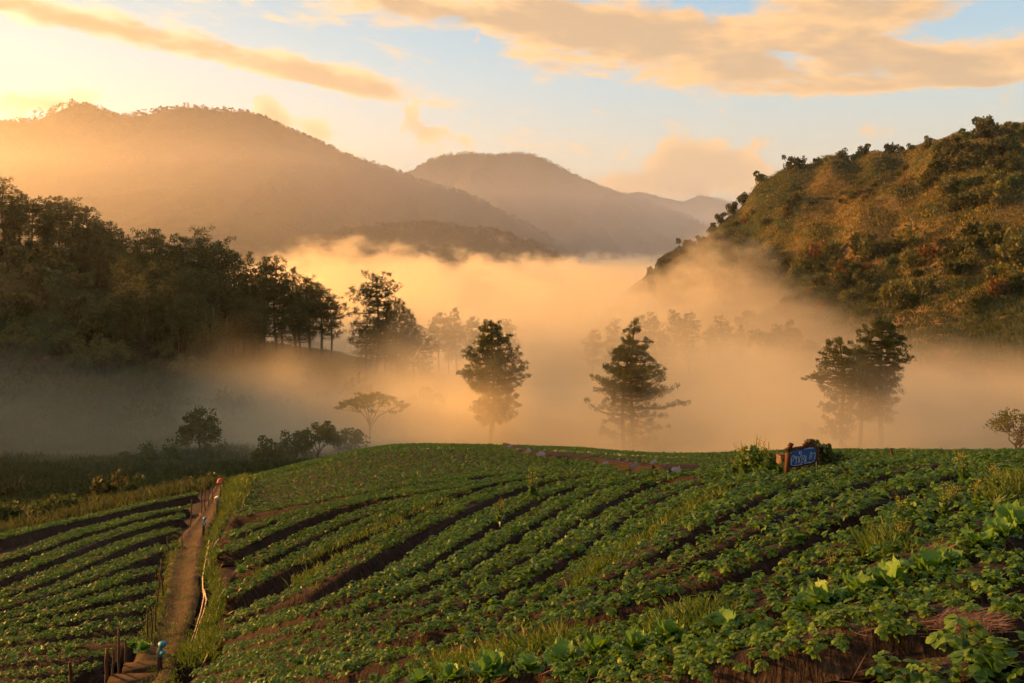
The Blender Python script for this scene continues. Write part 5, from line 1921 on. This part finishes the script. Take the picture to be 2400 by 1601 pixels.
th = 0.022
board = part('board', slab2d([S(*q) for q in [(1852, 1093), (1854, 1066), (1858, 1058), (1880, 1051), (1908, 1046), (1911, 1050), (1909, 1075), (1903, 1081), (1880, 1088), (1857, 1093)]], -0.018, 0.012), M_BLUE, sign, smooth=False)
log([(1846, 1116), (1847, 1090), (1848, 1064), (1853, 1056)], [5.2, 5.0, 5.2, 4.2], 0.01, 'left_post')
log([(1907, 1106), (1911, 1080), (1912, 1052), (1908, 1042), (1902, 1038)], [3.6, 3.8, 3.6, 3.4, 3.2], 0.012, 'right_post')
log([(1848, 1058), (1866, 1051), (1884, 1047), (1905, 1041)], [3.2, 2.8, 2.8, 3.2], 0.004, 'top_rail')
log([(1853, 1096), (1880, 1091), (1908, 1083)], [2.2, 2.2, 2.2], 0.02, 'bottom_rail')
log([(1872, 1092), (1866, 1104), (1858, 1112)], [2.6, 2.4, 2.2], 0.0, 'brace')
log([(1873, 1092), (1878, 1104), (1884, 1114)], [2.8, 2.6, 2.4], 0.012, 'brace')
log([(1900, 1084), (1892, 1098), (1884, 1114)], [3.0, 2.8, 2.4], 0.0, 'brace')
log([(1842, 1056), (1850, 1052), (1858, 1049)], [2.8, 3.0, 2.4], 0.0, 'knob')
log([(1851, 1050), (1855, 1044), (1859, 1046)], [5.0, 5.6, 4.4], 0.01, 'knob')
log([(1880, 1049), (1883, 1040), (1890, 1038), (1892, 1047)], [2.0, 2.4, 2.6, 2.4], -0.005, 'knob')
log([(1890, 1046), (1891, 1036), (1896, 1044)], [2.4, 3.0, 2.4], 0.01, 'knob')
log([(1893, 1035), (1898, 1034), (1903, 1036)], [3.6, 4.6, 3.4], 0.006, 'knob')
log([(1910.5, 1104), (1910.5, 1079)], [0.7, 0.7], -0.02, 'white_rod', M_WHITE)


# painted lettering, as thin raised strokes on the board
def stroke(pts2, r=0.55):
    q = np.array(pts2, float)
    m_ = 4 * len(q)
    si_ = np.linspace(0, len(q) - 1, m_)
    a0 = np.clip(si_.astype(int), 0, len(q) - 2)
    f_ = (si_ - a0)[:, None]
    pr = np.concatenate([[2 * q[0] - q[1]], q, [2 * q[-1] - q[-2]]])
    c = 0.5 * (2 * pr[a0 + 1] + (pr[a0 + 2] - pr[a0]) * f_ + (2 * pr[a0] - 5 * pr[a0 + 1] + 4 * pr[a0 + 2] - pr[a0 + 3]) * f_ ** 2 + (3 * pr[a0 + 1] - pr[a0] - 3 * pr[a0 + 2] + pr[a0 + 3]) * f_ ** 3)
    a = [(S(x_, y_)[0], -0.0195, S(x_, y_)[1]) for x_, y_ in c]
    v, f = tube_closed(a, [r * k] * m_, 5)
    v[:, 1] = (v[:, 1] + 0.0195) * 0.35 - 0.0195
    return v, f


LET = [[(1859, 1068), (1856, 1074), (1855, 1084), (1857, 1091)], [(1859, 1068), (1863, 1069), (1866, 1071), (1866.5, 1080), (1865, 1088)], [(1862, 1073), (1860, 1076), (1859, 1082)], [(1861, 1070), (1865, 1074), (1868, 1070)],
       [(1869, 1072), (1871, 1069), (1872, 1078), (1871, 1086)], [(1873, 1084), (1874, 1074), (1877, 1066), (1879, 1067), (1879, 1077), (1877, 1086)],
       [(1873, 1057), (1874, 1062), (1876, 1064), (1878, 1061), (1877, 1057), (1875, 1059)], [(1873, 1059), (1873, 1063)],
       [(1882, 1065), (1885, 1066), (1884, 1070), (1882, 1073), (1884, 1077), (1887, 1076), (1888, 1066)], [(1888, 1066), (1888, 1074), (1886, 1079)], [(1882, 1082), (1887, 1080), (1889, 1083), (1884, 1086)],
       [(1899, 1061), (1897, 1066), (1896, 1074)], [(1897, 1060), (1900, 1058), (1901, 1064), (1899, 1074)], [(1908, 1058), (1908, 1066), (1905, 1076), (1900, 1081), (1894, 1081)], [(1904, 1061), (1906, 1058), (1908, 1060)],
       [(1890, 1083), (1896, 1082), (1902, 1080)], [(1858, 1092), (1870, 1089.5), (1880, 1086.5)], [(1884, 1051.5), (1896, 1049), (1905, 1047.5)]]
for q in LET:
    o = part('letter_stroke', stroke(q), M_WHITE, board, smooth=True)
tag(sign, 'small blue board with white hand-painted lettering in a rough log frame', 'sign')

# wooden box on a post beside the sign
pb_ = cast([1833], [1112])[0]
kb = pb_[1] / F
boxo = empty('wooden_box', pb_)
boxo.rotation_euler = (0, 0, math.radians(14))
zc_ = (1112 - 1076) * kb
part('body', bevel_box(19 * kb, 19 * kb, 20 * kb, 0.004, (0, 0, zc_)), M_BOXW, boxo, smooth=False)
part('lid', bevel_box(21.5 * kb, 21.5 * kb, 2.2 * kb, 0.003, (0, 0, zc_ + 11.2 * kb)), M_WOOD, boxo, smooth=False)
part('slot', bevel_box(7 * kb, 1.2 * kb, 5 * kb, 0.001, (0, -9.7 * kb, zc_ - 2 * kb)), M_LOG, boxo, smooth=False)
part('post', tube_closed([(0, 0, -0.2), (0, 0, zc_ * 0.5), (0, 0, zc_ - 9.8 * kb)], [0.018, 0.017, 0.016], 8), M_WOOD, boxo)
tag(boxo, 'small square wooden box on a short post left of the blue sign', 'box')


# ------------------------------------------------------------------ air: even haze, and mist banks lying in the valley
def box_obj(name, lo, hi, m):
    x0, y0, z0 = lo
    x1, y1, z1 = hi
    v = [(x0, y0, z0), (x1, y0, z0), (x1, y1, z0), (x0, y1, z0), (x0, y0, z1), (x1, y0, z1), (x1, y1, z1), (x0, y1, z1)]
    f = [(0, 3, 2, 1), (4, 5, 6, 7), (0, 1, 5, 4), (1, 2, 6, 5), (2, 3, 7, 6), (3, 0, 4, 7)]
    return mesh_obj(name, v, f, m)


def m_haze(t, out):
    v = t.node('ShaderNodeVolumePrincipled')
    v.inputs['Color'].default_value = (0.96, 0.94, 0.90, 1)
    v.inputs['Density'].default_value = 0.00006
    v.inputs['Anisotropy'].default_value = 0.7
    t.l.new(v.outputs[0], out.inputs['Volume'])


def m_mist(t, out):
    p = pos(t)
    x, y, z = t.sep(p)
    n = t.noise(t.xyz(x, t.m('MULTIPLY', y, 0.55), t.m('MULTIPLY', z, 1.5)), 0.019, 4.0, 0.70)
    # top of the fog: low behind the field, higher down the valley
    cv = t.node('ShaderNodeFloatCurve')
    cu = cv.mapping.curves[0]
    ptsc = [(0.0, -18), (60, -14), (110, -8), (160, -5), (230, -6), (320, -5), (480, -10), (800, -6), (1500, -4)]
    while len(cu.points) < len(ptsc):
        cu.points.new(0.5, 0.5)
    for q, (a, b) in zip(cu.points, ptsc):
        q.location = (a / 1500, (b + 40) / 80)
        q.handle_type = 'VECTOR'
    cv.mapping.update()
    t.put(cv.inputs['Value'], t.m('DIVIDE', y, 1500.0))
    top = t.m('MULTIPLY_ADD', cv.outputs[0], 80.0, -40.0)
    left = t.rng(t.m('DIVIDE', x, y), -0.42, -0.12, -3.0, 0.0)
    right = t.rng(t.m('DIVIDE', x, y), 0.18, 0.50, 0.0, -9.0)
    right = t.m('MULTIPLY', right, t.rng(y, 120, 190))
    top = t.m('ADD', t.m('ADD', top, left), right)
    top = t.m('ADD', top, t.m('MULTIPLY', t.m('SUBTRACT', n, 0.5), t.rng(y, 80, 400, 26, 110)))
    for bx, by, br, amp in ((-112.0, 560.0, 75.0, 17.0), (92.0, 315.0, 45.0, 8.0)):
        mp = t.node('ShaderNodeMapping', vector_type='TEXTURE')
        t.l.new(t.xyz(x, y, 0.0), mp.inputs[0])
        mp.inputs['Location'].default_value = (bx, by, 0)
        mp.inputs['Scale'].default_value = (br, br, 1)
        dt = t.node('ShaderNodeVectorMath', operation='DOT_PRODUCT')
        t.l.new(mp.outputs[0], dt.inputs[0])
        t.l.new(mp.outputs[0], dt.inputs[1])
        top = t.m('MULTIPLY_ADD', t.m('POWER', 0.368, dt.outputs['Value']), amp, top)
    h = t.m('DIVIDE', t.m('SUBTRACT', top, z), 11.0)
    h = t.m('MINIMUM', t.m('MAXIMUM', h, 0.0), 1.0)
    h = t.m('MULTIPLY', h, h)
    v = t.node('ShaderNodeVolumePrincipled')
    v.inputs['Color'].default_value = (0.985, 0.89, 0.64, 1)
    v.inputs['Anisotropy'].default_value = 0.55
    t.put(v.inputs['Density'], t.m('MULTIPLY', t.m('MULTIPLY', t.m('MULTIPLY', h, t.rng(t.m('DIVIDE', x, y), -0.40, -0.14, 0.16, 1.0)), t.rng(y, 44, 70)), t.m('ADD', t.rng(y, 100, 150, 0.10, 0.009), t.rng(y, 240, 320, 0.0, 0.012))))
    t.l.new(v.outputs[0], out.inputs['Volume'])


haze = tag(box_obj('haze', (-4200, -60, -100), (4200, 5200, 335), mat('haze', m_haze)), 'thin dawn haze filling the whole valley', kind='stuff')


def m_valley_haze(t, out):
    v = t.node('ShaderNodeVolumePrincipled')
    v.inputs['Color'].default_value = (0.96, 0.94, 0.90, 1)
    v.inputs['Density'].default_value = 0.00052
    v.inputs['Anisotropy'].default_value = 0.68
    t.l.new(v.outputs[0], out.inputs['Volume'])


tag(box_obj('valley_haze', (-1400, 500, -95), (1900, 3400, 150), mat('valley_haze', m_valley_haze)), 'thicker golden haze in front of the far mountains', kind='stuff')
MIST = mat('mist', m_mist)
MIST.cycles.volume_step_rate = 0.2
tag(box_obj('mist', (-130, 44, -60), (190, 258, 12), MIST), 'near bank of golden mist around the pines', kind='stuff')
tag(box_obj('mist', (-220, 258.5, -75), (230, 800, 24), MIST), 'middle bank of bright mist filling the valley', kind='stuff')
tag(box_obj('mist', (-700, 800.5, -88), (600, 1500, 24), MIST), 'far bank of mist at the foot of the mountains', kind='stuff')
